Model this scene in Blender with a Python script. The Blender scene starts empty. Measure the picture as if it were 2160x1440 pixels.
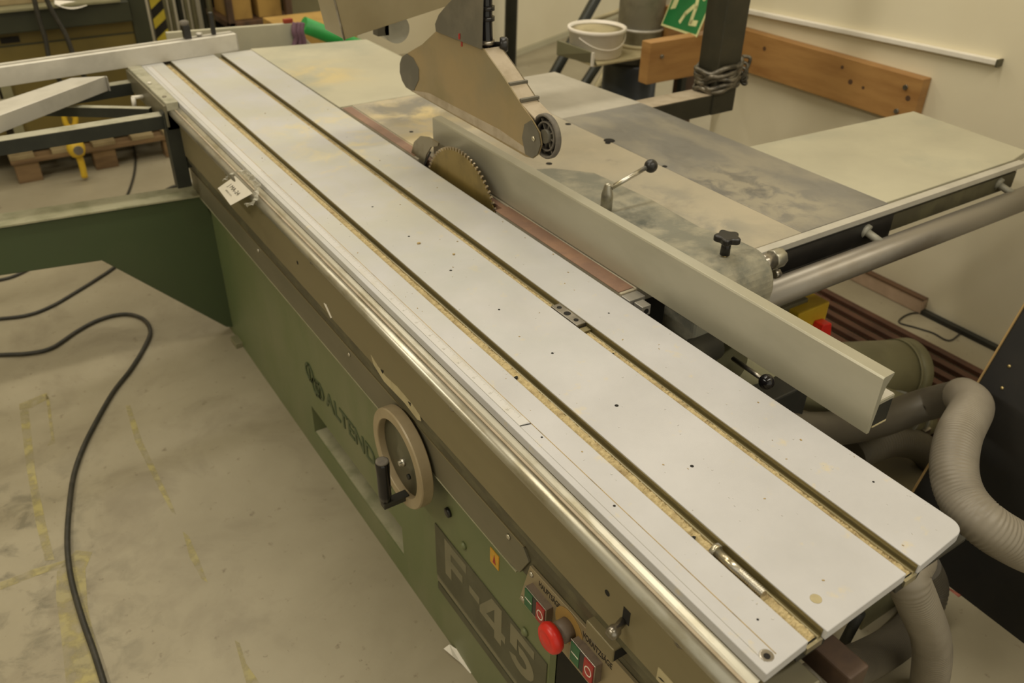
import bpy, bmesh, math, random
from mathutils import Vector, Matrix
random.seed(7)
C = bpy.context.scene.collection
sc = bpy.context.scene
# ------------------------------------------------------------ camera
F = 1772.418
R0 = Vector((0.8351301561, -0.5497502017, 0.0182301412))
R1 = Vector((-0.2873190139, -0.4642510225, -0.8378059276))
R2 = Vector((0.4690473394, 0.6944391289, -0.5456637147))
EYE = Vector((0, 0, 1.67))
cd = bpy.data.cameras.new('camera'); cam = bpy.data.objects.new('camera', cd); C.objects.link(cam)
cd.sensor_width = 36; cd.lens = F / 2160 * 36; cd.clip_start = .02
cam.matrix_world = Matrix(((R0.x, -R1.x, -R2.x, EYE.x), (R0.y, -R1.y, -R2.y, EYE.y), (R0.z, -R1.z, -R2.z, EYE.z), (0, 0, 0, 1)))
cd.dof.use_dof = True; cd.dof.focus_distance = 1.38; cd.dof.aperture_fstop = 5.0
sc.camera = cam
# ------------------------------------------------------------ world, lights, exposure
w = bpy.data.worlds.new('world'); sc.world = w; w.use_nodes = True
w.node_tree.nodes['Background'].inputs[0].default_value = (1.0, .93, .74, 1)
w.node_tree.nodes['Background'].inputs[1].default_value = .8
def area(name, loc, sx, sy, power, rot=(0, 0, 0), col=(1, .93, .78)):
    l = bpy.data.lights.new(name, 'AREA'); l.shape = 'RECTANGLE'; l.size = sx; l.size_y = sy; l.energy = power; l.color = col
    o = bpy.data.objects.new(name, l); C.objects.link(o); o.location = loc; o.rotation_euler = rot; return o
area('ceiling_and_fill_light', (1.3, -.7, 3.55), 2.8, .25, 44)
area('ceiling_and_fill_light', (.6, 1.9, 3.75), 2.8, .25, 40)
area('ceiling_and_fill_light', (.9, 4.9, 3.9), 2.8, .25, 40)
area('ceiling_and_fill_light', (4.2, 3.6, 3.9), 2.0, .25, 34)
area('ceiling_and_fill_light', (-2.4, 1.4, 3.6), .25, 2.8, 75)  # fill light added on the left to brighten cabinet side and right wall
area('ceiling_and_fill_light', (1.6, 3.2, 3.8), 2.8, .25, 20)
sc.view_settings.view_transform = 'Standard'; sc.view_settings.look = 'None'
sc.view_settings.exposure = -0.06; sc.view_settings.gamma = 1; sc.view_settings.use_curve_mapping = False

# ------------------------------------------------------------ helpers
def P(px, py, ax, v):
    """world point seen at photo pixel px,py on the plane ax = v (used only to take measurements)"""
    d = R0 * (px - 1080) + R1 * (py - 720) + R2 * F
    i = 'xyz'.index(ax); t = (v - EYE[i]) / d[i]; return EYE + d * t
def s2l(c): return tuple((x / 12.92 if x <= .04045 else ((x + .055) / 1.055) ** 2.4) for x in c)
def rgb(r, g, b): return s2l((r / 255, g / 255, b / 255)) + (1,)
MATS = {}
def mat(name, c, rough=.5, metal=0, c2=None, sc2=8, lo=.45, hi=.65, bump=0, bsc=60, c3=None, sc3=3, lo3=.5, hi3=.7, stretch=(1, 1, 1), spec=.5, alpha=1, trans=0, emit=0):
    m = bpy.data.materials.new(name); m.use_nodes = True; nt = m.node_tree; b = nt.nodes['Principled BSDF']
    N = nt.nodes.new; L = nt.links.new
    tc = N('ShaderNodeTexCoord'); mp = N('ShaderNodeMapping'); L(tc.outputs['Object'], mp.inputs[0]); mp.inputs['Scale'].default_value = stretch
    col = None
    def layer(prev, cc, s, l, h, det=8):
        n = N('ShaderNodeTexNoise'); n.inputs['Scale'].default_value = s; n.inputs['Detail'].default_value = det; n.inputs['Roughness'].default_value = .6
        L(mp.outputs[0], n.inputs['Vector'])
        r = N('ShaderNodeMapRange'); r.inputs[1].default_value = l; r.inputs[2].default_value = h; L(n.outputs[0], r.inputs[0])
        x = N('ShaderNodeMix'); x.data_type = 'RGBA'; L(r.outputs[0], x.inputs[0])
        if prev is None: x.inputs[6].default_value = c
        else: L(prev, x.inputs[6])
        x.inputs[7].default_value = cc; return x.outputs[2]
    if c2 is None: c2 = tuple(v * .8 for v in c[:3]) + (1,)
    col = layer(None, c2, sc2, lo, hi)
    if c3: col = layer(col, c3, sc3, lo3, hi3)
    L(col, b.inputs['Base Color'])
    b.inputs['Roughness'].default_value = rough; b.inputs['Metallic'].default_value = metal
    b.inputs['Specular IOR Level'].default_value = spec
    if trans: b.inputs['Transmission Weight'].default_value = trans
    if alpha < 1: b.inputs['Alpha'].default_value = alpha
    if bump:
        n = N('ShaderNodeTexNoise'); n.inputs['Scale'].default_value = bsc; n.inputs['Detail'].default_value = 4; L(mp.outputs[0], n.inputs['Vector'])
        bp = N('ShaderNodeBump'); bp.inputs['Strength'].default_value = bump; bp.inputs['Distance'].default_value = .002
        L(n.outputs[0], bp.inputs['Height']); L(bp.outputs[0], b.inputs['Normal'])
    m['col'] = 1; MATS[name] = (m, nt, b, col, mp); return m
def bx(bm, x0, x1, y0, y1, z0, z1):
    v = [bm.verts.new((x, y, z)) for x in (x0, x1) for y in (y0, y1) for z in (z0, z1)]
    for f in ((0, 1, 3, 2), (4, 6, 7, 5), (0, 4, 5, 1), (2, 3, 7, 6), (0, 2, 6, 4), (1, 5, 7, 3)): bm.faces.new([v[i] for i in f])
def hexa(bm, bot, top):
    a = [bm.verts.new(p) for p in bot]; b = [bm.verts.new(p) for p in top]; n = len(a)
    bm.faces.new(a[::-1]); bm.faces.new(b)
    for i in range(n): bm.faces.new((a[i], a[(i + 1) % n], b[(i + 1) % n], b[i]))
def prism(bm, pts, ax, a, b):
    """2-D outline extruded along axis ax from a to b"""
    def mk(p, h): return {'x': (h, p[0], p[1]), 'y': (p[0], h, p[1]), 'z': (p[0], p[1], h)}[ax]
    hexa(bm, [mk(p, a) for p in pts], [mk(p, b) for p in pts])
def cyl(bm, p0, p1, r0, r1=None, n=24, cap=True):
    p0 = Vector(p0); p1 = Vector(p1); r1 = r0 if r1 is None else r1; d = (p1 - p0).normalized()
    u = d.orthogonal().normalized(); v = d.cross(u)
    A = []; B = []
    for i in range(n):
        t = 2 * math.pi * i / n; o = u * math.cos(t) + v * math.sin(t)
        A.append(bm.verts.new(p0 + o * r0)); B.append(bm.verts.new(p1 + o * r1))
    for i in range(n):
        f = bm.faces.new((A[i], A[(i + 1) % n], B[(i + 1) % n], B[i])); f.smooth = True
    if cap: bm.faces.new(A[::-1]); bm.faces.new(B)
def spline(pts, k=8):
    pts = [Vector(p) for p in pts]; Q = [pts[0]] + pts + [pts[-1]]; out = []
    for i in range(1, len(Q) - 2):
        a, b, c, d = Q[i - 1:i + 3]
        for j in range(k):
            t = j / k
            out.append(.5 * ((2 * b) + (c - a) * t + (2 * a - 5 * b + 4 * c - d) * t * t + (3 * b - a - 3 * c + d) * t ** 3))
    out.append(pts[-1]); return out
def tube(bm, pts, r, k=8, n=14, rf=None, smooth=True):
    q = spline(pts, k) if k > 1 else [Vector(p) for p in pts]
    d0 = (q[1] - q[0]).normalized(); u = d0.orthogonal().normalized(); rings = []
    for i, p in enumerate(q):
        d = ((q[min(i + 1, len(q) - 1)] - q[max(i - 1, 0)])).normalized()
        u = (u - d * u.dot(d)).normalized(); v = d.cross(u); rr = rf(i) if rf else r
        rings.append([bm.verts.new(p + (u * math.cos(2 * math.pi * j / n) + v * math.sin(2 * math.pi * j / n)) * rr) for j in range(n)])
    for a, b in zip(rings, rings[1:]):
        for j in range(n):
            f = bm.faces.new((a[j], a[(j + 1) % n], b[(j + 1) % n], b[j])); f.smooth = smooth
    bm.faces.new(rings[0][::-1]); bm.faces.new(rings[-1])
def ribbed(bm, pts, r, pitch=.0075, depth=.0019, n=28):
    q = spline(pts, 40); L = [0]
    for a, b in zip(q, q[1:]): L.append(L[-1] + (b - a).length)
    out = []; s = 0; i = 0; st = pitch / 4
    while s < L[-1]:
        while L[i + 1] < s: i += 1
        t = (s - L[i]) / max(L[i + 1] - L[i], 1e-9); out.append(q[i].lerp(q[i + 1], t)); s += st
    tube(bm, out, r, k=1, n=n, rf=lambda i: r - (depth if i % 4 in (2,) else depth * .5 if i % 4 in (1, 3) else 0))
def ball(bm, c, r, n=20, sz=1):
    m = Matrix.Translation(c) @ Matrix.Diagonal((1, 1, sz, 1))
    res = bmesh.ops.create_uvsphere(bm, u_segments=n, v_segments=n // 2, radius=r, matrix=m)
    for v in res['verts']:
        for f in v.link_faces: f.smooth = True
def lathe(bm, prof, o, axis, n=40, ring=False):
    """prof: list (r, h) along axis from o"""
    d = Vector(axis).normalized(); u = d.orthogonal().normalized(); v = d.cross(u); o = Vector(o); rings = []
    for r, h in prof:
        rings.append([bm.verts.new(o + d * h + (u * math.cos(2 * math.pi * j / n) + v * math.sin(2 * math.pi * j / n)) * max(r, 1e-5)) for j in range(n)])
    for a, b in zip(rings, rings[1:] + ([rings[0]] if ring else [])) if not ring else zip(rings, rings[1:] + [rings[0]]):
        for j in range(n):
            f = bm.faces.new((a[j], a[(j + 1) % n], b[(j + 1) % n], b[j])); f.smooth = True
    if not ring: bm.faces.new(rings[0][::-1]); bm.faces.new(rings[-1])
def B(fn=None, *a, **k):
    bm = bmesh.new()
    if fn: fn(bm, *a, **k)
    return bm
def obj(name, bm, m, parent=None, bevel=0, label=None, kind=None, seg=2, recalc=True):
    if recalc: bmesh.ops.recalc_face_normals(bm, faces=bm.faces)
    me = bpy.data.meshes.new(name)
    off = Vector((0, 0, 0)); q = parent
    while q is not None: off += Vector(q.location); q = q.parent
    if off.length: bmesh.ops.translate(bm, verts=bm.verts, vec=-off)
    bm.to_mesh(me); bm.free()
    o = bpy.data.objects.new(name, me); C.objects.link(o)
    if m: me.materials.append(m)
    if parent: o.parent = parent
    if bevel:
        md = o.modifiers.new('bevel', 'BEVEL'); md.width = bevel; md.segments = seg; md.limit_method = 'ANGLE'; md.angle_limit = math.radians(50)
    if label: o['label'] = label
    if kind: o['kind'] = kind
    return o
def thing(name, label, cat, loc=(0, 0, 0), group=None):
    o = bpy.data.objects.new(name, None); C.objects.link(o); o.location = loc; o.empty_display_size = .05
    o['label'] = label; o['category'] = cat
    if group: o['group'] = group
    return o
def tag(o, label, cat, group=None):
    o['label'] = label; o['category'] = cat
    if group: o['group'] = group
    return o
def recenter(o):
    """put a one-mesh thing's origin at the middle of its base"""
    vs = [v.co.copy() for v in o.data.vertices]
    c = Vector(((min(v.x for v in vs) + max(v.x for v in vs)) / 2, (min(v.y for v in vs) + max(v.y for v in vs)) / 2, min(v.z for v in vs)))
    o.data.transform(Matrix.Translation(-c)); o.location = c; return o
def struct(name, bm, m, parent=None, bevel=0):
    o = obj(name, bm, m, parent, bevel)
    if not parent: o['kind'] = 'structure'
    return o
def text(name, s, size, M, m, parent, depth=.0006, bold=0, align='CENTER', sx=1, fit=0):
    cu = bpy.data.curves.new(name, 'FONT'); cu.body = s; cu.size = size; cu.extrude = depth; cu.align_x = align; cu.align_y = 'CENTER'; cu.offset = bold
    t = bpy.data.objects.new(name, cu); C.objects.link(t); bpy.context.view_layer.update()
    me = bpy.data.meshes.new_from_object(t.evaluated_get(bpy.context.evaluated_depsgraph_get()))
    C.objects.unlink(t); bpy.data.objects.remove(t)
    if fit: xs = [v.co.x for v in me.vertices]; sx = fit / (max(xs) - min(xs))
    me.transform(Matrix.Diagonal((sx, 1, 1, 1))); me.transform(M)
    off = Vector((0, 0, 0)); q = parent
    while q is not None: off += Vector(q.location); q = q.parent
    me.transform(Matrix.Translation(-off)); me.materials.clear(); me.materials.append(m)
    o = bpy.data.objects.new(name, me); C.objects.link(o); o.parent = parent; return o
def frame(o, xd, yd):
    x = Vector(xd).normalized(); y = Vector(yd); y = (y - x * y.dot(x)).normalized(); z = x.cross(y); o = Vector(o)
    return Matrix(((x.x, y.x, z.x, o.x), (x.y, y.y, z.y, o.y), (x.z, y.z, z.z, o.z), (0, 0, 0, 1)))

# ------------------------------------------------------------ materials
M_table = mat('anodised_table', rgb(190, 189, 191), .42, .0, rgb(178, 177, 178), 5, .35, .7, bump=.15, bsc=900, c3=rgb(205, 190, 150), sc3=26, lo3=.63, hi3=.82, spec=.35)
def dust_patch(name, col, x0, x1, y0, y1, scale, soft=.12, amount=.8, lo=.42, hi=.6):
    """sawdust / dirt lying on a bounded stretch of a surface"""
    m, nt, b, prev, mp = MATS[name]; N = nt.nodes.new; L = nt.links.new
    tc = N('ShaderNodeTexCoord'); geo = N('ShaderNodeNewGeometry'); sp = N('ShaderNodeSeparateXYZ'); L(geo.outputs['Position'], sp.inputs[0])
    def edge(sock, a, bb):
        r1 = N('ShaderNodeMapRange'); r1.interpolation_type = 'SMOOTHSTEP'; r1.inputs[1].default_value = a - soft; r1.inputs[2].default_value = a + soft; L(sock, r1.inputs[0])
        r2 = N('ShaderNodeMapRange'); r2.interpolation_type = 'SMOOTHSTEP'; r2.inputs[1].default_value = bb + soft; r2.inputs[2].default_value = bb - soft; L(sock, r2.inputs[0])
        q = N('ShaderNodeMath'); q.operation = 'MULTIPLY'; L(r1.outputs[0], q.inputs[0]); L(r2.outputs[0], q.inputs[1]); return q.outputs[0]
    mm = N('ShaderNodeMath'); mm.operation = 'MULTIPLY'; L(edge(sp.outputs[0], x0, x1), mm.inputs[0]); L(edge(sp.outputs[1], y0, y1), mm.inputs[1])
    n = N('ShaderNodeTexNoise'); n.inputs['Scale'].default_value = scale; n.inputs['Detail'].default_value = 9; n.inputs['Roughness'].default_value = .62; n.inputs['Distortion'].default_value = .6
    L(geo.outputs['Position'], n.inputs['Vector'])
    r = N('ShaderNodeMapRange'); r.inputs[1].default_value = lo; r.inputs[2].default_value = hi; r.inputs[4].default_value = amount; L(n.outputs[0], r.inputs[0])
    q = N('ShaderNodeMath'); q.operation = 'MULTIPLY'; L(mm.outputs[0], q.inputs[0]); L(r.outputs[0], q.inputs[1])
    x = N('ShaderNodeMix'); x.data_type = 'RGBA'; L(q.outputs[0], x.inputs[0]); L(prev, x.inputs[6]); x.inputs[7].default_value = col
    L(x.outputs[2], b.inputs['Base Color']); MATS[name] = (m, nt, b, x.outputs[2], mp)
dust_patch('anodised_table', rgb(182, 180, 160), .5, 1.0, 1.3, 3.4, 6, .5, .8, .3, .6)
dust_patch('anodised_table', rgb(208, 192, 146), .72, .96, 1.7, 2.4, 13, .18, .7, .5, .64)
dust_patch('anodised_table', rgb(168, 172, 168), .6, .9, .95, 1.5, 5, .2, .4, .4, .6)
M_alu = mat('brushed_aluminium', rgb(176, 172, 165), .35, .55, rgb(160, 156, 148), 40, stretch=(1, .05, 1), bump=.05)
M_aluw = mat('satin_aluminium_fence', rgb(200, 196, 186), .42, .35, rgb(188, 184, 174), 12)
M_fence = mat('anodised_fence', rgb(172, 168, 150), .33, .35, rgb(164, 160, 142), 10, stretch=(1, .4, 1), spec=.5)
M_cast = mat('dusty_cast_iron', rgb(164, 156, 138), .6, .1, rgb(178, 168, 146), 6, .4, .62, bump=.35, bsc=220, c3=rgb(120, 114, 104), sc3=4, lo3=.56, hi3=.72)
M_castd = mat('dark_cast_iron', rgb(130, 127, 120), .5, .2, rgb(150, 144, 130), 7, .45, .62, bump=.25, bsc=200, c3=rgb(94, 92, 88), sc3=5, lo3=.5, hi3=.72, stretch=(1, .6, 1))
M_ext = mat('painted_extension_table', rgb(184, 179, 156), .5, 0, rgb(172, 167, 146), 4, .4, .7, c3=rgb(160, 159, 142), sc3=3, lo3=.5, hi3=.7, bump=.08, bsc=200)
M_ext2 = mat('grey_extension_table', rgb(180, 174, 160), .5, .1, rgb(164, 158, 144), 5, .4, .65, bump=.1, bsc=200)
dust_patch('dusty_cast_iron', rgb(196, 176, 124), 1.0, 1.25, 1.9, 2.35, 7, .12, .8)
dust_patch('dusty_cast_iron', rgb(112, 110, 104), 1.0, 1.3, 2.15, 2.36, 6, .05, .8, .4, .55)
dust_patch('dusty_cast_iron', rgb(128, 128, 120), 1.1, 1.4, 1.1, 1.5, 9, .06, .7, .42, .6)
dust_patch('dusty_cast_iron', rgb(172, 163, 142), 1.28, 1.47, 1.2, 1.9, 12, .05, .7, .42, .6)
dust_patch('dark_cast_iron', rgb(170, 162, 142), 1.46, 1.66, 1.08, 1.45, 18, .06, .7, .4, .55)
dust_patch('painted_extension_table', rgb(206, 186, 132), .95, 1.15, 2.6, 2.85, 6, .1, .75, .4, .58)
M_red = mat('red_brown_insert', rgb(128, 100, 84), .6, 0, rgb(144, 112, 90), 20, bump=.2)
M_green = mat('green_paint_dusty', rgb(102, 110, 72), .45, 0, rgb(120, 120, 90), 5, .4, .7, c3=rgb(88, 102, 62), sc3=2.5, bump=.05, stretch=(1, 1, .5))
M_dgreen = mat('dark_green_paint', rgb(66, 78, 50), .42, 0, rgb(72, 82, 54), 4, c3=rgb(60, 70, 46), sc3=2)
M_dgd = mat('dust_on_green', rgb(160, 156, 128), .7, 0, rgb(134, 134, 104), 12)
M_side = mat('olive_side_panel', rgb(128, 118, 88), .42, .25, rgb(116, 106, 78), 5, c3=rgb(140, 130, 98), sc3=2, stretch=(1, .3, 1))
M_cover = mat('grey_cover_plate', rgb(118, 112, 92), .45, .3, rgb(106, 102, 82), 6, stretch=(1, .3, 1))
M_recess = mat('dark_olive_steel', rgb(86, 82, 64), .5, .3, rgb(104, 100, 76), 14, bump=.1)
M_chrome = mat('chrome_rail', rgb(178, 174, 160), .34, .8, rgb(150, 142, 118), 30, .5, .7, bump=.06, bsc=60, stretch=(1, .3, 1))
M_olivemet = mat('olive_slot_metal', rgb(128, 118, 84), .35, .6, rgb(112, 102, 70), 10, stretch=(1, .1, 1))
M_lip = mat('bright_slot_lip', rgb(196, 188, 160), .3, .8)
M_saw = mat('sawdust', rgb(174, 156, 114), .95, 0, rgb(198, 180, 136), 160, .4, .6, bump=1, bsc=500, c3=rgb(138, 116, 80), sc3=40, lo3=.55, hi3=.72)
M_tape = mat('ruler_tape', rgb(194, 192, 190), .42, 0, rgb(188, 182, 168), 14, .55, .75)
M_tick = mat('ruler_ink', rgb(150, 146, 132), .5)
M_groove = mat('brown_groove_dirt', rgb(170, 146, 96), .8, 0, rgb(120, 104, 72), 30)
M_black = mat('black_plastic', rgb(30, 29, 28), .35, 0, rgb(40, 38, 36), 20)
M_blackp = mat('black_gloss', rgb(26, 24, 26), .15)
M_dark = mat('dark_machine_metal', rgb(42, 42, 38), .5, .2, rgb(56, 54, 46), 10)
M_hole = mat('hole_dark', rgb(24, 21, 16), .9)
M_steel = mat('plain_steel', rgb(166, 160, 150), .28, .9, rgb(130, 124, 112), 20)
M_zinc = mat('zinc_bolt', rgb(206, 202, 192), .25, .85, rgb(180, 170, 140), 40)
M_plate = mat('control_plate', rgb(156, 142, 112), .4, .4, rgb(146, 132, 102), 6)
M_ink = mat('black_ink', rgb(40, 34, 26), .6)
M_rust = mat('rusty_brown', rgb(72, 54, 40), .6, 0, rgb(58, 42, 32), 20)
M_shade = mat('interior_shade', rgb(36, 33, 22), .8)  # near-black colour that paints in the shade inside and under the saw
M_inkg = mat('faded_ink', rgb(110, 104, 92), .6)
M_btng = mat('green_button', rgb(28, 92, 52), .3)
M_btnr = mat('red_button', rgb(158, 30, 28), .3)
M_mush = mat('red_mushroom', rgb(206, 40, 30), .35, 0, rgb(192, 36, 28), 30)
M_white = mat('white_print', rgb(226, 220, 206), .5)
M_btnb = mat('button_body', rgb(112, 98, 84), .5, 0, rgb(60, 54, 48), 30, .5, .7)
M_yell = mat('yellow_label', rgb(190, 150, 50), .5, 0, rgb(214, 150, 40), 50)
M_wheel = mat('handwheel_cream', rgb(162, 146, 116), .4, .05, rgb(148, 132, 102), 8)
M_wheeld = mat('handwheel_web', rgb(104, 102, 82), .4, .3, rgb(86, 86, 68), 10)
M_f45 = mat('nameplate_dark', rgb(76, 74, 54), .5, 0, rgb(88, 86, 66), 8)
M_f45l = mat('nameplate_light', rgb(124, 118, 94), .5, 0, rgb(112, 108, 86), 8)
M_hood = mat('dusty_guard_plate', rgb(150, 130, 92), .45, .1, rgb(134, 122, 92), 5, .4, .65, c3=rgb(124, 112, 74), sc3=3, bump=.05)
M_hoodd = mat('grey_guard_bracket', rgb(96, 92, 80), .5, .2, rgb(112, 106, 92), 10)
M_spine = mat('dusty_guard_top', rgb(168, 154, 132), .6, 0, rgb(150, 136, 112), 20)
M_rubber = mat('grey_rubber', rgb(96, 90, 82), .7, 0, rgb(112, 106, 94), 40, bump=.3)
M_box = mat('beige_sheet_metal', rgb(160, 148, 118), .35, .25, rgb(150, 138, 108), 4)
M_blade = mat('saw_blade_steel', rgb(146, 126, 74), .35, .6, rgb(120, 104, 60), 14, c3=rgb(104, 74, 40), sc3=22, lo3=.66, hi3=.78)
M_tooth = mat('carbide_teeth', rgb(176, 160, 134), .35, .7)
M_knife = mat('riving_knife_steel', rgb(150, 142, 122), .35, .7, rgb(126, 112, 84), 16)
M_tubem = mat('round_bar_steel', rgb(150, 144, 134), .42, .6, rgb(118, 104, 80), 5, stretch=(.3, 1, 1))
M_carr = mat('dusty_fence_casting', rgb(122, 121, 108), .65, .1, rgb(152, 147, 128), 14, .42, .6, bump=.4, bsc=150, c3=rgb(82, 84, 76), sc3=6, lo3=.58, hi3=.7)
M_floor = mat('painted_concrete', rgb(158, 149, 126), .5, 0, rgb(140, 131, 108), 1.6, .35, .65, bump=.12, bsc=90, c3=rgb(112, 100, 80), sc3=30, lo3=.63, hi3=.74)
M_wall = mat('cream_wall', rgb(228, 219, 192), .6, 0, rgb(220, 210, 182), .8, bump=.1, bsc=50)
M_wallg = mat('grey_cream_wall', rgb(190, 184, 158), .6, 0, rgb(178, 172, 146), .8)
M_board = mat('pine_board', rgb(172, 130, 76), .5, 0, rgb(150, 108, 60), 3, .4, .65, c3=rgb(120, 70, 30), sc3=5, lo3=.7, hi3=.78, stretch=(1, 1, 6), bump=.1)
M_boardend = mat('pine_end_grain', rgb(168, 128, 74), .6, 0, rgb(140, 98, 54), 30)
M_pallet = mat('pallet_wood', rgb(122, 98, 66), .75, 0, rgb(96, 74, 48), 8, stretch=(.4, 3, 3), bump=.2)
M_palt = mat('pallet_top', rgb(150, 134, 98), .75, 0, rgb(126, 110, 78), 8, bump=.2)
M_dkwood = mat('dark_stained_wood', rgb(92, 66, 44), .6, 0, rgb(60, 44, 30), 4, stretch=(4, .5, 1))
M_olive = mat('olive_machine_paint', rgb(104, 90, 40), .5, 0, rgb(92, 80, 36), 3)
M_dkmach = mat('dark_green_machine', rgb(46, 48, 30), .5, 0, rgb(38, 40, 24), 3)
M_paper = mat('paper', rgb(232, 226, 214), .6, 0, rgb(226, 220, 206), 10)
M_cable = mat('black_rubber_cable', rgb(44, 42, 34), .55, 0, rgb(60, 56, 46), 30)
M_hose = mat('grey_plastic_hose', rgb(136, 128, 114), .45, 0, rgb(122, 114, 100), 6)
M_dhose = mat('dark_and_shaded_hose', rgb(84, 78, 66), .5, 0, rgb(74, 68, 58), 6)  # dull hose grey; on the arching hose it carries painted shade
M_galv = mat('painted_duct_metal', rgb(134, 130, 100), .5, .2, rgb(120, 116, 88), 6)
M_galvb = mat('galvanised_duct', rgb(172, 170, 158), .45, .15, rgb(122, 120, 106), 5)
M_bluep = mat('blue_black_plastic', rgb(48, 54, 60), .35, 0, rgb(60, 62, 60), 5)
M_bucket = mat('white_bucket_plastic', rgb(242, 234, 222), .4, 0, rgb(230, 222, 204), 5)
M_tray = mat('grey_green_tray', rgb(126, 124, 98), .45, .2, rgb(112, 112, 88), 5)
M_trayt = mat('dusty_tray_top', rgb(180, 168, 132), .7, 0, rgb(160, 148, 114), 12)
M_sign = mat('sign_green', rgb(24, 112, 56), .4)
M_signl = mat('sign_cream', rgb(206, 206, 150), .5)
M_post = mat('dark_steel_post', rgb(52, 50, 38), .5, .2, rgb(64, 60, 46), 6)
M_wrap = mat('crumpled_wrap', rgb(128, 120, 104), .3, .3, rgb(62, 58, 48), 20, .4, .6, bump=.6, bsc=60)
M_ystripe = mat('hazard_yellow', rgb(190, 170, 50), .5)
M_gtube = mat('green_plastic_tube', rgb(40, 150, 66), .45)
M_purple = mat('purple_strap_cloth', rgb(112, 84, 98), .8)
M_card = mat('cardboard', rgb(170, 136, 70), .8, 0, rgb(150, 118, 60), 6)
M_plast = mat('clear_plastic_film', rgb(232, 230, 220), .12, 0, rgb(210, 208, 196), 40, bump=.15, bsc=40, spec=1, alpha=.4)
M_ytool = mat('yellow_plastic', rgb(206, 172, 44), .45, 0, rgb(190, 154, 36), 10)
M_dsteel = mat('black_frame_steel', rgb(46, 48, 42), .45, .3, rgb(56, 58, 50), 8)
M_dust = mat('dust_on_frame', rgb(164, 160, 140), .7, 0, rgb(140, 138, 116), 20)
M_ypaint = mat('worn_yellow_floor_paint', rgb(172, 160, 104), .6, 0, rgb(160, 150, 112), 14, .4, .6)
M_bboard = mat('black_board', rgb(22, 20, 17), .5, 0, rgb(30, 27, 22), 6, bump=.1)
M_ply = mat('plywood_edge', rgb(160, 132, 84), .7)
M_brass = mat('brass_stud', rgb(190, 170, 120), .3, .8)
M_grate = mat('brown_slat', rgb(84, 52, 34), .6, 0, rgb(68, 42, 28), 8)
M_pink = mat('bare_plaster', rgb(170, 146, 122), .8, 0, rgb(186, 160, 136), 8)
M_lock = mat('grey_locker', rgb(112, 106, 76), .5, 0, rgb(98, 92, 64), 3)
M_trayt2 = mat('faded_yellow_ring', rgb(156, 124, 66), .6)
M_glasst = mat('transparent', rgb(200, 200, 190), .2)

dust_patch('painted_concrete', rgb(104, 98, 80), -.6, -.02, .9, 2.3, 14, .22, .8, .50, .66)
dust_patch('painted_concrete', rgb(120, 110, 90), -.6, .6, 1.2, 3.4, 4, .5, .5, .5, .64)
dust_patch('painted_concrete', rgb(100, 90, 70), -.6, .6, .9, 3.4, 60, .3, .8, .66, .74)
# ------------------------------------------------------------ structure
fl = struct('floor', B(bx, -4, 7, -3, 9, -.1, 0), M_floor)
cl = struct('ceiling', B(bx, -4, 7, -3, 9, 4.0, 4.1), M_wall)
bm = B(bx, 2.92, 3.12, -3, 2.70, 0, 4.0); struct('wall_right', bm, M_wall)
bm = B(); hexa(bm, [(3.35, 5.314, 0), (7, 6.911, 0), (7, 7.1, 0), (3.35, 5.5, 0)], [(3.35, 5.314, 4), (7, 6.911, 4), (7, 7.1, 4), (3.35, 5.5, 4)]); struct('wall_back_right', bm, M_wall)
struct('wall_back', B(bx, -4, 3.35, 5.9, 6.1, 0, 4.0), M_wall)
struct('wall_left', B(bx, -4.1, -4, -3, 6, 0, 4.0), M_wallg)
bm = B(); hexa(bm, [(3.35, 5.29, 0), (7, 6.887, 0), (7, 6.905, 0), (3.35, 5.308, 0)], [(3.35, 5.29, .04), (7, 6.887, .04), (7, 6.905, .04), (3.35, 5.308, .04)]); struct('baseboard_back', bm, M_wallg)
struct('baseboard_right', B(bx, 2.895, 2.92, .2, 1.45, 0, .018), M_dark)
bm = B(bx, 2.893, 2.92, 1.45, 2.68, 0, .062); struct('trim_1', bm, M_pink, bevel=.004)
struct('trim_2', B(bx, 2.889, 2.92, 1.45, 2.68, .062, .066), M_dkwood)
# wooden bumper boards
t = thing('wall_board', 'long orange pine board screwed flat on the right wall above the extension table', 'board', (2.9, 2.15, .68))
obj('plank', B(bx, 2.872, 2.92, 1.69, 2.60, .685, .852), M_board, t, .003)
for y, z, q_ in ((1.98, .772, .010), (2.03, .815, .007), (1.92, .765, .006), (2.42, .80, .009), (1.73, .775, .010)): obj('knot', B(cyl, (2.8713, y, z), (2.8722, y, z), q_, n=12), M_dkwood, t)
for y, z in ((1.76, .72), (1.75, .81)): obj('screw', B(cyl, (2.866, y, z), (2.873, y, z), .009), M_steel, t)
t = thing('wall_board', 'shorter pine board with end grain showing, jutting left behind the dark green post', 'board', (2.64, 2.62, .68))
obj('plank', B(bx, 2.40, 2.868, 2.60, 2.655, .672, .84), M_board, t, .003)
obj('screw', B(cyl, (2.465, 2.592, .78), (2.465, 2.601, .78), .008), M_steel, t)
o = obj('wall_board', B(bx, 2.80, 3.1, 2.93, 2.98, .70, .88), M_board, None, .003); recenter(tag(o, 'pine board in shadow behind the green exit sign', 'board'))
o = obj('support_stud', B(bx, 2.99, 3.07, 2.98, 3.05, 0, 1.0), M_dkwood, None, .003); recenter(tag(o, 'dark wooden stud carrying the board behind the exit sign', 'stud'))
t = thing('wall_conduit', 'thin white cable conduit running along the right wall above the pine board', 'conduit', (2.9, 2.0, .9))
bm = B(); hexa(bm, [(2.893, 1.469, .948), (2.92, 1.469, .948), (2.92, 2.66, .906), (2.893, 2.66, .906)], [(2.893, 1.469, .966), (2.92, 1.469, .966), (2.92, 2.66, .924), (2.893, 2.66, .924)])
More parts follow.
